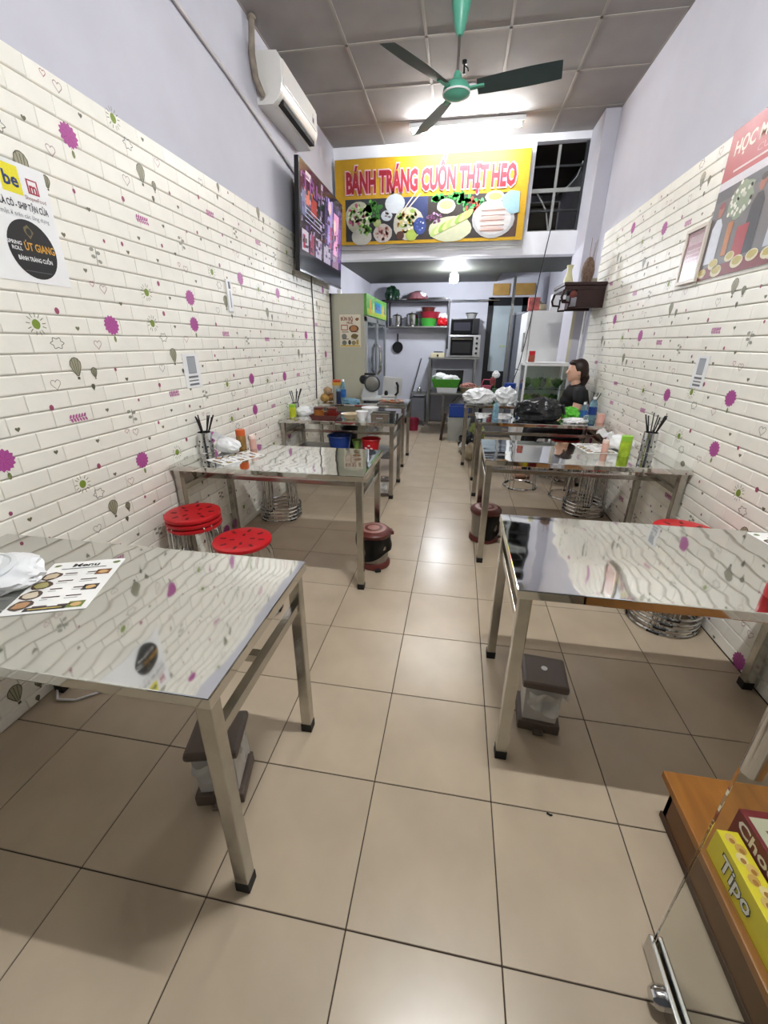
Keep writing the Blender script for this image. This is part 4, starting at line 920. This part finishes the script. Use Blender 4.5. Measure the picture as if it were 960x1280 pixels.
part(MB().lathe([(.03, 0), (.034, .01), (.02, .02), (0, .022)], 16, M=Matrix.Translation((-.1, -.255, .125)) @ Matrix.Rotation(PI/2, 4, 'X')), 'rosette', mat('carved_rose', '6a3028', .5), al)
ip = thing('incense_pot', 'brown carved incense burner bristling on the altar shelf', 'incense burner', (1.245, 5.13, 2.005))
part(MB().lathe([(.03, 0), (.045, .01), (.06, .09), (.062, .13), (.05, .19), (.025, .235), (0, .245)], 20), 'pot', mat('carved_brown', '6d5648', .7, 0, .5, 50, bump=.8, bs=45), ip)
for k, (dx, dy) in enumerate(((.02, .0), (.03, .01), (-.005, .005))): part(MB().cyl((dx, dy, .2), (dx*1.6, dy, .37+.02*k), .0025, seg=5), 'incense_stick', mat('incense', '8a6a50', .7), ip)
part(MB().box((.04, -.02, 0), (.10, .04, .05), .004), 'base_block', mat('pale_stone', '9a8f80', .7), ip)
solo(MB().lathe([(.045, 0), (.05, .02), (.03, .09), (.022, .13), (.035, .175), (.032, .175), (.018, .13), (0, .12)], 20), 'vase', mat('cream_vase', 'd6d2a6', .3, 0, .1, 20), 'cream flared vase on the edge of the altar shelf', 'vase', (1.07, 5.15, 2.005))

# ------------------------------------------------------------------ kitchen: tall display fridge
fr = thing('display_fridge', 'tall grey two door display fridge with green header against the side wall', 'fridge', (-1.435, 6.40, 0))
FGREY = mat('fridge_grey', 'b3b2a0', .45, .1, .03); FAL = mat('fridge_aluminium', 'b8bcbf', .3, .8, .04)
part(MB().box((-.235, -.75, 0), (.20, .75, 2.0), .005), 'cabinet', FGREY, fr)
hd = part(MB().box((.20, -.75, 1.755), (.24, .75, 2.0), .004), 'header', mat('header_green', '6aa84a', .35, 0, .35, 6), fr)
Ph = Print((.2405, -.74, 1.765), (0, 1, 0), (0, 0, 1), .0006)
Ph.rect(0, 0, 1.48, .225, '5f9e46', 1).rect(0, 0, 1.48, .07, '9ab53e', 2)
Ph.disc(.2, .10, .05, .09, 'c98a2e', 3); Ph.disc(.42, .09, .05, .07, 'b9c050', 3); Ph.rect(.5, .05, 1.0, .18, '2f8fb0', 3); Ph.text('SANAKY', .75, .08, .07, '1c3f9a', 4, bold=.03, width=.42); Ph.disc(1.15, .1, .05, .08, 'c9a23e', 3); Ph.disc(1.33, .11, .06, .06, '7a4a2a', 3); Ph.build('header_print', PRINTG, hd)
for s in (-1, 1):
    y0, y1 = (-.74, -.01) if s < 0 else (.01, .74)
    d = MB(); d.box((.20, y0, .12), (.235, y0+.05, 1.74), .003); d.box((.20, y1-.05, .12), (.235, y1, 1.74), .003); d.box((.20, y0, .12), (.235, y1, .18), .003); d.box((.20, y0, 1.68), (.235, y1, 1.74), .003)
    do = part(d, 'door', FAL, fr)
    part(MB().box((.21, y0+.05, .18), (.22, y1-.05, 1.68)), 'glass_pane', mat('dark_glass', '3a4148', .08, 0, .15, 2, coat=.5), do)
    yh = -.045 if s < 0 else .045
    part(MB().tube([(.235, yh, 1.42), (.275, yh, 1.36), (.285, yh, 1.2), (.275, yh, 1.04), (.235, yh, .98)], .012, 8), 'handle', CHROME, do)
Pf = Print((-.13, -.7525, 1.375), (1, 0, 0), (0, 0, 1), .0005)
fp = thing('menu_poster', 'cream menu poster with beef dishes stuck on the side of the tall fridge', 'poster', (-1.42, 5.648, 1.375))
part(MB().box((-.14, -.0015, 0), (.14, .0, .385)), 'sheet', mat('cream_paper', 'd9d2c0', .5), fp)
Pf = Print((-.14, -.0022, 0), (1, 0, 0), (0, 0, 1), .0004)
Pf.text('BÚN BÒ', .10, .315, .04, '7a2a20', 2, bold=.03, width=.16); Pf.text('HUẾ', .14, .275, .03, '8a3a28', 2, bold=.03, width=.08); Pf.disc(.235, .33, .025, .02, '8a5a30', 2, 9, 0, .4)
Pf.rect(.02, .20, .11, .265, '9a4a3a', 1); Pf.rect(.03, .21, .10, .255, 'e0d8c8', 2); Pf.disc(.19, .22, .065, .042, '5a3424', 2, 18); Pf.disc(.19, .222, .05, .03, 'b07a4a', 3, 14, 0, .4)
Pf.disc(.06, .125, .035, .035, '7d7a72', 2, 14); Pf.disc(.20, .13, .05, .03, '6a5a30', 2, 14, 0, .2); Pf.disc(.06, .05, .032, .03, '6d7068', 2, 12); Pf.disc(.13, .055, .02, .03, '3a3a3a', 2, 10); Pf.disc(.185, .05, .03, .028, '8a8060', 2, 12); Pf.rect(.22, .03, .25, .085, 'a58a30', 2); Pf.rect(.01, .005, .27, .022, 'c9a844', 1)
for z in (.18, .095): Pf.line([(.03, z), (.12, z)], .008, '5a3a30', 2); Pf.line([(.15, z), (.25, z)], .006, '5a3a30', 2)
Pf.build('printed_face', PRINT, fp)
solo(MB().tube([(XL+.02, 5.62, .76), (XL+.02, 5.62, 2.0)], .012, 6), 'trim_strip', mat('dark_strip', '3c2f2a', .6), 'dark vertical strip where the patterned wall meets the tall fridge', 'strip')

# wall shelves, pots
sh = thing('wall_shelf', 'two tier dark steel shelf on the kitchen back wall holding pots and basins', 'shelf', (-.75, 8.12, 1.68))
part(MB().box((-.58, -.17, 0), (.53, .175, .022), .002), 'lower_board', DSTEEL, sh); part(MB().box((-.66, -.17, .42), (.53, .175, .445), .002), 'upper_board', mat('dark_steel', '3d3d3f', .4, .6), sh)
for x in (-.57, .515):
    for y in (-.16, .16): part(MB().box((x-.012, y-.012, 0 if x < 0 else -.35), (x+.012, y+.012, .445)), 'upright', mat('dark_steel', '3d3d3f', .4, .6), sh)
solo(MB().cyl((-.2, 0, 0), (.62, 0, 0), .010, seg=8), 'towel_rail', CHROME, 'chrome rail running from the shelf to the door frame', 'rail', (.0, 8.2, 2.125))
def pot(label, loc, r, h):
    t = thing('cooking_pot', label, 'pot', loc, 0, 'pots on the kitchen shelf')
    part(MB().lathe([(r*.95, 0), (r, .01), (r, h), (r+.005, h+.004), (r-.004, h)], 26, cap1=False), 'body', CHROME, t)
    part(MB().lathe([(r, h), (r*.8, h+.018), (.012, h+.03), (.012, h+.05), (0, h+.052)], 26), 'lid', CHROME, t)
    for s in (-1, 1): part(MB().tube([(s*r, -.03, h*.75), (s*(r+.03), -.02, h*.77), (s*(r+.03), .02, h*.77), (s*r, .03, h*.75)], .006, 6), 'handle', BLACKP, t)
pot('small shiny cooking pot at the fridge end of the shelf', (-1.155, 8.08, 1.702), .09, .17); pot('larger shiny cooking pot beside the small pot', (-.885, 8.08, 1.702), .105, .19)
bucket('basin', 'green plastic basin under the red basin on the shelf', 'basin', (-.59, 8.08, 1.702), .15, .12, GREEN)
bucket('basin', 'red plastic basin stacked on the green basin', 'basin', (-.565, 8.08, 1.825), .175, .10, mat('deep_red', '8f2030', .35))
bucket('basin', 'small dark red basin nested in the red basin', 'basin', (-.60, 8.08, 1.93), .12, .07, DRED)
rb = thing('plastic_bag', 'red and white bag at the open end of the shelf', 'plastic bag', (-.335, 8.06, 1.702)); part(MB().blob((0, 0, .07), (.10, .09, .08), .2, 2, 3, 4, .001), 'bag', RED, rb); part(MB().blob((.0, .02, .16), (.08, .07, .05), .25, 2, 3, 7), 'white_wrap', PAPER, rb)
gb2 = solo(MB().blob((0, 0, .09), (.12, .1, .12), .25, 2, 4, 3, .001), 'dark_green_bag', mat('dark_green_film', '1f3f2c', .35), 'dark green bag on the top shelf beside the fridge', 'plastic bag', (-1.25, 8.10, 2.127))
solo(MB().box((0, 0, 0), (.12, .1, .012), .002), 'white_tray', WHITEP, 'flat white tray on the top shelf beside the dark green bag', 'tray', (-1.07, 8.03, 2.127))
bk = thing('colander', 'upturned pinkish colander on the top shelf', 'colander', (-.79, 8.09, 2.127)); part(MB().lathe([(.19, 0), (.185, .03), (.14, .11), (.05, .14), (0, .142)], 28), 'bowl', mat('dusty_pink', '8f5f66', .5, 0, .3, 30), bk); part(MB().ring((0, 0, .005), .19, .008, 28), 'rim', DRED, bk); part(MB().blob((.08, -.1, .07), (.07, .05, .05), .2, 2, 3, 3), 'white_cloth', PAPER, bk)
solo(MB().box((-.18, -.12, 0), (.16, .1, .03), .006), 'steel_tray', CHROME, 'flat chrome tray at the end of the top shelf', 'tray', (-.42, 8.08, 2.127))
pn = thing('hanging_pan', 'black pan hanging on the wall beside the fridge', 'pan', (-1.16, 8.24, 1.28)); part(MB().lathe([(.085, 0), (.10, .03), (.095, .03), (.08, .006), (0, .006)], 22, M=Matrix.Translation((0, .04, .07)) @ Matrix.Rotation(PI/2, 4, 'X')), 'pan_body', BLACKP, pn); part(MB().box((-.012, .0, .16), (.012, .02, .31), .004), 'handle', BLACKP, pn)

# microwave, oven and stand
sd = thing('appliance_stand', 'grey steel stand carrying the oven and microwave', 'stand', (-.08, 8.0, 0))
part(MB().box((-.46, -.22, 1.165), (.43, .25, 1.19), .003), 'top_shelf', DSTEEL, sd); part(MB().box((-.42, -.2, .62), (.40, .25, .64), .003), 'lower_shelf', DSTEEL, sd)
for x in (-.43, .36):
    for y in (-.2, .22): part(MB().box((x-.018, y-.018, 0), (x+.018, y+.018, 1.165), .002), 'leg', DSTEEL, sd)
ov = thing('toaster_oven', 'silver oven with dark window under the black microwave', 'oven', (.075, 7.98, 1.19))
part(MB().box((-.27, -.18, .012), (.265, .22, .365), .008), 'body', mat('oven_silver', 'b9b8b6', .3, .7), ov)
d = part(MB().box((-.245, -.192, .04), (.145, -.18, .34), .004), 'door', mat('oven_black', '151516', .2), ov); part(MB().box((-.21, -.196, .08), (.10, -.191, .25)), 'window', mat('oven_window', '2b2a2a', .1), d); part(MB().tube([(-.22, -.195, .30), (-.22, -.22, .305), (.12, -.22, .305), (.12, -.195, .30)], .011, 7), 'handle', CHROME, d)
for k in range(4): part(MB().lathe([(.022, 0), (.02, .02), (0, .02)], 14, M=Matrix.Translation((.205, -.18, .075+.08*k)) @ Matrix.Rotation(PI/2, 4, 'X')), 'knob', BLACKP, ov)
mw = thing('microwave', 'black microwave standing on top of the silver oven', 'microwave', (.06, 7.98, 1.556))
part(MB().box((-.24, -.17, .01), (.24, .2, .26), .008), 'body', BLACKP, mw); d = part(MB().box((-.23, -.185, .02), (.13, -.17, .25), .004), 'door', mat('mw_black', '0d0d0f', .18), mw); part(MB().box((-.19, -.188, .07), (.09, -.184, .2)), 'window', mat('mw_window', '33333a', .15), d); part(MB().box((.14, -.176, .02), (.23, -.17, .25)), 'control_panel', mat('mw_panel', '1e1e22', .25), mw)
st = thing('wire_strainer', 'metal wire strainer bowl upside on the microwave', 'strainer', (.16, 7.98, 1.816)); part(MB().lathe([(.06, 0), (.065, .01), (.10, .085), (.105, .09), (.095, .085), (.055, .012)], 22), 'bowl', mat('wire_grey', 'a9a9a6', .4), st); part(MB().ring((0, 0, .09), .105, .006, 24), 'rim', CHROME, st)
t = thing('gas_cooker', 'small cream table stove on the stand shelf beside the oven', 'stove', (-.38, 7.98, 1.19)); part(MB().box((-.13, -.15, 0), (.12, .15, .075), .01), 'body', mat('cream_metal', 'c9c0a0', .4, 0, .1), t); part(MB().ring((0, 0, .09), .08, .008, 24), 'burner_ring', BLACKP, t); part(MB().lathe([(.018, 0), (.016, .02), (0, .02)], 12, M=Matrix.Translation((0, -.15, .035)) @ Matrix.Rotation(PI/2, 4, 'X')), 'knob', BLACKP, t)
# prep table before the stand
pt = thing('prep_table', 'dull steel kitchen prep table holding the green basket', 'table', (-.02, 7.25, 0))
part(MB().box((-.40, -.28, .645), (.42, .28, .675), .003), 'tabletop', DSTEEL, pt)
for x in (-.19, .36):
    for y in (-.24, .24): part(MB().box((x-.016, y-.016, 0), (x+.016, y+.016, .645), .002), 'leg', DSTEEL, pt)
for s in (-1, 1): part(MB().tube([(-.19, s*.20, .35), (.1, s*.2, .62)], .009, 6), 'brace', DSTEEL, pt)
TZ = .675
t = crate('plastic_basket', 'green plastic basket heaped with white bundles on the prep table', 'basket', (-.19, 7.16, TZ+.075), .46, .30, .13, mat('basket_green', '4a9a2e', .4, 0, .15, 30), 0, .82)
for k in range(3): part(MB().blob((-.1+.1*k, 0, .13+.03*(k == 0)), (.1, .09, .06), .25, 2, 3, k+20), 'white_bundle', PAPER, t)
crate('plastic_tub', 'white plastic tub under the green basket', 'tub', (-.165, 7.15, TZ), .34, .24, .073, WHITEP, 0, .92)
crate('black_tray', 'black tray standing behind the green basket', 'tray', (-.14, 7.42, TZ), .46, .12, .33, BLACKP, 0, .95)
t = bucket('basin', 'wide beige basin of pink produce on the prep table', 'basin', (.20, 7.1, TZ), .165, .09, mat('beige_basin', '8f8468', .45)); part(MB().blob((-.02, 0, .1), (.12, .1, .05), .3, 2.5, 4, 3), 'produce', mat('pink_produce', 'b07a70', .5, 0, .4, 20), t)
rp = thing('pink_basket', 'pink handled basket beside the beige basin', 'basket', (.46, 7.05, .70)); part(MB().lathe([(.06, 0), (.085, .10), (.08, .10), (.055, .01), (0, .01)], 20), 'bowl', mat('pink_plastic', 'b9566a', .4), rp); part(MB().tube([(-.08, 0, .10), (-.05, 0, .19), (.05, 0, .19), (.08, 0, .10)], .009, 7), 'handle', mat('pink_plastic', 'b9566a', .4), rp)
solo(MB().box((-.16, -.2, 0), (.16, .2, .70), .004).box((-.17, -.21, .67), (.17, .21, .70), .003), 'side_cabinet', mat('grey_cabinet', '77777a', .5), 'low grey cabinet standing beyond the prep table', 'cabinet', (.60, 7.12, 0))
# cart and broom
ct = thing('kitchen_cart', 'narrow dark kitchen cart between slicer table and appliance stand', 'cart', (-.69, 7.85, 0)); part(MB().box((-.14, -.2, .56), (.14, .2, .58), .003), 'top_shelf', DSTEEL, ct); part(MB().box((-.13, -.18, .10), (.13, .2, .5), .01), 'bin_body', mat('cart_grey', '6f7076', .5), ct)
for x in (-.125, .125):
    for y in (-.18, .18): part(MB().cyl((x, y, 0), (x, y, .56), .010, seg=8), 'leg', DSTEEL, ct)
solo(MB().lathe([(.05, 0), (.055, .05), (.03, .09), (0, .1)], 18), 'metal_kettle', CHROME, 'small metal kettle on the narrow cart', 'kettle', (-.69, 7.8, .58))
br = thing('broom', 'dark handled broom leaning on the kitchen back wall', 'broom', (-.945, 7.95, 0)); part(MB().cyl((0, 0, .12), (.24, .30, 1.16), .011, seg=8), 'handle', mat('broom_grey', '4c4d55', .5), br); part(MB().box((-.12, -.03, 0), (.10, .04, .13), .01), 'brush', BLACKP, br)
bucket('red_bucket', 'small dark red bucket on the floor beside the narrow cart', 'bucket', (-.72, 7.25, 0), .10, .20, mat('wine_red', '8a1f3a', .4))
# floor clutter at the end of the aisle
t = crate('storage_tub', 'clear grey storage tub on the floor before the prep table', 'tub', (.06, 6.62, 0), .34, .30, .36, mat('milky_plastic', 'b9bab4', .35, 0, .1, trans=.3), 0, .9)
t = crate('cool_box', 'blue plastic box standing on the grey storage tub', 'box', (.06, 6.62, .372), .31, .27, .16, BLUE, 0, .97)
solo(MB().box((-.02, -.12, 0), (.02, .12, .42), .004, M=Matrix.Rotation(.12, 4, 'Y')), 'chopping_board', mat('dark_board', '3c2a20', .5), 'dark board leaning on the grey storage tub', 'board', (-.205, 6.62, .004))
solo(MB().blob((0, 0, .15), (.11, .10, .16), .25, 2, 4, 31, .001), 'yellow_green_bag', mat('yellow_green_film', '7f8a4a', .5), 'dull yellow green bag on the floor beside the storage tub', 'plastic bag', (.34, 6.35, 0))
t = thing('plastic_bag', 'black and white rubbish bag on the floor beside the aisle table leg', 'plastic bag', (.20, 5.85, 0)); part(MB().blob((0, 0, .13), (.12, .11, .14), .25, 2, 4, 33, .001), 'bag', BLKBAG, t); part(MB().blob((-.06, -.09, .09), (.05, .045, .06), .3, 2, 3, 35, .001), 'white_wrap', PAPER, t)
solo(MB().blob((0, 0, .10), (.08, .08, .12), .2, 2, 3, 37, .001), 'paper_sack', mat('pale_sack', 'a89a80', .7, 0, .2), 'pale paper sack on the floor under the vegetable case table', 'sack', (.235, 5.38, 0))

# door, open leaf, panels
FRM = mat('black_door_frame', '141519', .4, 0, .1)
dr = struct(MB().box((.44, 8.25, 0), (.53, 8.30, 2.17)).box((1.02, 8.25, 0), (1.12, 8.30, 2.17)).box((.44, 8.25, 2.04), (1.12, 8.30, 2.17)).box((.53, 8.25, 0), (1.02, 8.30, .95)), 'door_1', FRM)
part(MB().box((.53, 8.27, .95), (1.02, 8.285, 2.04)), 'pane', mat('frosted_glass', 'aebbc0', .5, 0, .04, 3), dr)
part(MB().box((.70, 8.262, 1.36), (.80, 8.268, 1.40)), 'sticker', mat('pale_green_sticker', 'a9b89a', .5), dr)
lf = struct(MB().box((-.005, -.46, 0), (.03, 0, 1.9), .003), 'door_2', mat('open_door_grey', '6d7078', .5)); lf.location = (.80, 8.0, 0); lf.rotation_euler = (0, 0, .40)
part(MB().box((-.012, -.475, 0), (.036, -.455, 1.9)), 'edge_strip', mat('alu_strip', 'b9bdc2', .35, .6), lf); part(MB().box((-.012, -.475, 1.87), (.036, 0, 1.9)), 'top_strip', mat('alu_strip', 'b9bdc2', .35, .6), lf)
OCH = mat('ochre_board', 'b08a48', .6, 0, .15, 6)
for k, (xa, xb) in enumerate(((.50, .78), (.86, 1.20))): solo(MB().box((xa, 0, 0), (xb, .02, .18), .003), 'ochre_board', OCH, ['ochre board fixed over the dark door near the kitchen lamp', 'ochre board fixed over the dark door near the white fridge'][k], 'board', (0, 8.27, 2.205))
solo(MB().box((-.02, -.02, 0), (.02, .02, 2.42)), 'steel_post', DSTEEL, 'grey steel post standing before the dark kitchen door', 'post', (.80, 7.75, 0))
# white fridge
wf = thing('white_fridge', 'tall white two door fridge standing beyond the vegetable case', 'fridge', (1.14, 6.70, 0))
FW = mat('fridge_white', 'f0f0ee', .35, 0, .03); part(MB().box((-.21, -.32, .03), (.27, .32, 1.84), .01), 'cabinet', FW, wf)
for z0, z1 in ((.06, 1.05), (1.065, 1.83)): dd = part(MB().box((-.265, -.315, z0), (-.215, .315, z1), .012), 'door', FW, wf); part(MB().box((-.29, -.29, z0+.25), (-.265, -.27, z1-.2 if z1 < 1.5 else z0+.5), .004), 'handle', FAL, dd)
t = thing('steel_pot', 'round metal pot on top of the white fridge', 'pot', (1.06, 6.66, 1.84)); part(MB().lathe([(.08, 0), (.10, .03), (.09, .09), (.04, .11), (0, .112)], 22), 'body', mat('old_brass', '9a9078', .35, .7), t); part(MB().lathe([(.012, .11), (.02, .13), (0, .14)], 12), 'knob', mat('old_brass', '9a9078', .35, .7), t)
solo(MB().box((-.07, -.06, 0), (.07, .06, .16), .004), 'red_carton', mat('carton_red_white', 'b9605a', .5, 0, .5, 14), 'red and white carton on the front corner of the white fridge', 'carton', (.945, 6.46, 1.84))
solo(MB().box((-.08, -.06, 0), (.10, .06, .20), .004), 'white_carton', PAPER, 'white carton on top of the white fridge beside the altar', 'carton', (1.25, 6.50, 1.84))
# pipe, wall strip, hanging wires
solo(MB().cyl((0, 0, 0), (0, 0, 1.95), .014, seg=10), 'drain_pipe', WHITEP, 'thin white plastic pipe running down the wall under the altar shelf', 'pipe', (1.385, 5.50, 0))
solo(MB().box((0, 0, 0), (.035, .012, 1.9), .002), 'wall_strip', mat('cream_strip', 'd6d0b8', .5), 'cream wallpapered edge strip on the column beside the white fridge', 'strip', (1.27, 5.586, 0))
solo(MB().tube([(.955, 5.97, 2.67), (.90, 5.97, 2.2), (.86, 5.97, 1.7), (.80, 6.0, 1.2), (.73, 6.0, .92)], .006, 6), 'hanging_wire', BLACKP, 'black wire hanging from the loft railing past the white fridge', 'wire')

# ------------------------------------------------------------------ glass door and goods near the camera
gd = thing('glass_door', 'open frameless glass door leaf with steel pull handle at the shop front', 'door', (.585, .645, 0))
part(MB().box((-.005, -.85, .012), (.005, 0, 2.15), .001), 'glass_pane', mat('door_glass', 'f2f6f3', .01, 0, 0, trans=1, ior=1.12), gd)
part(MB().box((-.018, -.17, .005), (-.006, .004, .065), .003), 'patch_fitting', CHROME, gd); part(MB().box((.006, -.17, .005), (.018, .004, .065), .003), 'patch_fitting', CHROME, gd)
part(MB().lathe([(.022, 0), (.022, .02), (.015, .03)], 16, M=Matrix.Translation((-.018, -.10, .04)) @ Matrix.Rotation(-PI/2, 4, 'Y')), 'lock_boss', CHROME, gd)
hdl = part(MB().cyl((-.045, -.07, .755), (-.045, -.07, 1.25), .0165, seg=20), 'pull_handle', CHROME, gd); part(MB().cyl((.045, -.07, .755), (.045, -.07, 1.25), .0165, seg=20), 'pull_handle', CHROME, gd)
for z in (.88, 1.15): part(MB().cyl((-.045, -.07, z), (.045, -.07, z), .009, seg=10), 'handle_bolt', CHROME, gd)
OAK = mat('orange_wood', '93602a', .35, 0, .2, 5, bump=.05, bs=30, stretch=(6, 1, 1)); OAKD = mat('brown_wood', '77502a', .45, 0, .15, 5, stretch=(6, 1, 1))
pl = thing('display_platform', 'low orange brown wooden platform behind the glass door', 'platform', (1.08, .45, 0))
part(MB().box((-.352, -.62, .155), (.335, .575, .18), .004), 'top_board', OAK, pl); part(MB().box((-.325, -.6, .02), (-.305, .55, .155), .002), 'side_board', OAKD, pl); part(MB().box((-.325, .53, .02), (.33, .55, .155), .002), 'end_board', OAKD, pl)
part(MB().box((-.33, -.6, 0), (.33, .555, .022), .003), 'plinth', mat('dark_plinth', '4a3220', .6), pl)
def carton(name, label, loc, dx, dy, dz, m, rz):
    t = thing(name, label, 'carton', loc, rz); part(MB().box((0, -dy, 0), (dx, 0, dz), .0015), 'box', m, t); return t
YEL = mat('yellow_card', 'e0cf2a', .35, 0, .06, 6); MAR = mat('maroon_card', '6f1620', .35, 0, .08, 6)
t = carton('biscuit_box', 'yellow biscuit carton lettered Tipo on the wooden platform', (.744, .802, .18), .05, .30, .09, YEL, .02)
P = Print((-.0006, 0, 0), (0, -1, 0), (0, 0, 1)); P.text('Tipo', .10, .028, .042, '2a2a2a', 3, bold=.055, width=.115); P.text('Tipo', .10, .028, .042, 'e9e6d8', 4, bold=.02, width=.108); P.rect(.0, .0, .3, .006, 'c9a020', 1); P.build('printed_face', PRINTG, t)
P = Print((0, 0, .0906), (0, -1, 0), (1, 0, 0))
for k in range(7): P.disc(.02+.022*k, .022+.01*(k % 2), .013, .012, ['d8b46a', 'c9a050', 'e6d090'][k % 3], 1+.2*k, 12); P.disc(.025+.022*k, .022+.01*(k % 2), .007, .006, 'a9762e', 3+.2*k, 8)
P.rect(.17, .012, .21, .038, '6d4a2a', 2); P.build('top_print', PRINTG, t)
t = carton('biscuit_box', 'maroon carton lettered Chocopie behind the yellow biscuit carton', (.800, .835, .18), .10, .26, .137, MAR, .02)
P = Print((-.0006, 0, 0), (0, -1, 0), (0, 0, 1)); P.text('Chocopie', .135, .094, .032, 'e8dcd2', 3, bold=.025, width=.235); P.disc(.03, .02, .008, .008, 'c93a3a', 2); P.build('printed_face', PRINTG, t)
P = Print((0, 0, .1376), (0, -1, 0), (1, 0, 0)); P.rect(.02, .01, .25, .09, 'b8b49a', 1); P.rect(.05, .03, .2, .07, '7a5a3a', 2); P.build('top_print', PRINTG, t)
t = thing('snack_pack', 'white and clear snack pack lying behind the maroon carton', 'snack pack', (1.06, .92, .18)); part(MB().blob((0, 0, .05), (.07, .09, .055), .15, 2, 4, 41, .001), 'pack', mat('white_foil', 'dcdce6', .2, .2), t); part(MB().ring((0, 0, 0), .055, .006, 30), 'clear_rim', CLEARP, t); t.children[-1].matrix_local = Matrix.Translation((-.06, .02, .07)) @ Matrix.Rotation(1.2, 4, 'Y')
# loose cable and hair clip on the floor
solo(MB().tube([(-1.64, 1.10, .012), (-1.60, 1.06, .006), (-1.52, 1.07, .006), (-1.46, 1.12, .006), (-1.42, 1.17, .006)], .005, 6), 'loose_cable', WHITEP, 'thin white cable curling on the floor under the front table', 'cable')
solo(MB().tube([(0, 0, .002), (.01, -.006, .003), (.016, -.004, .002)], .003, 5), 'floor_crumb', BLACKP, 'tiny black crumb on the aisle floor tile', 'crumb', (.388, .945, 0))
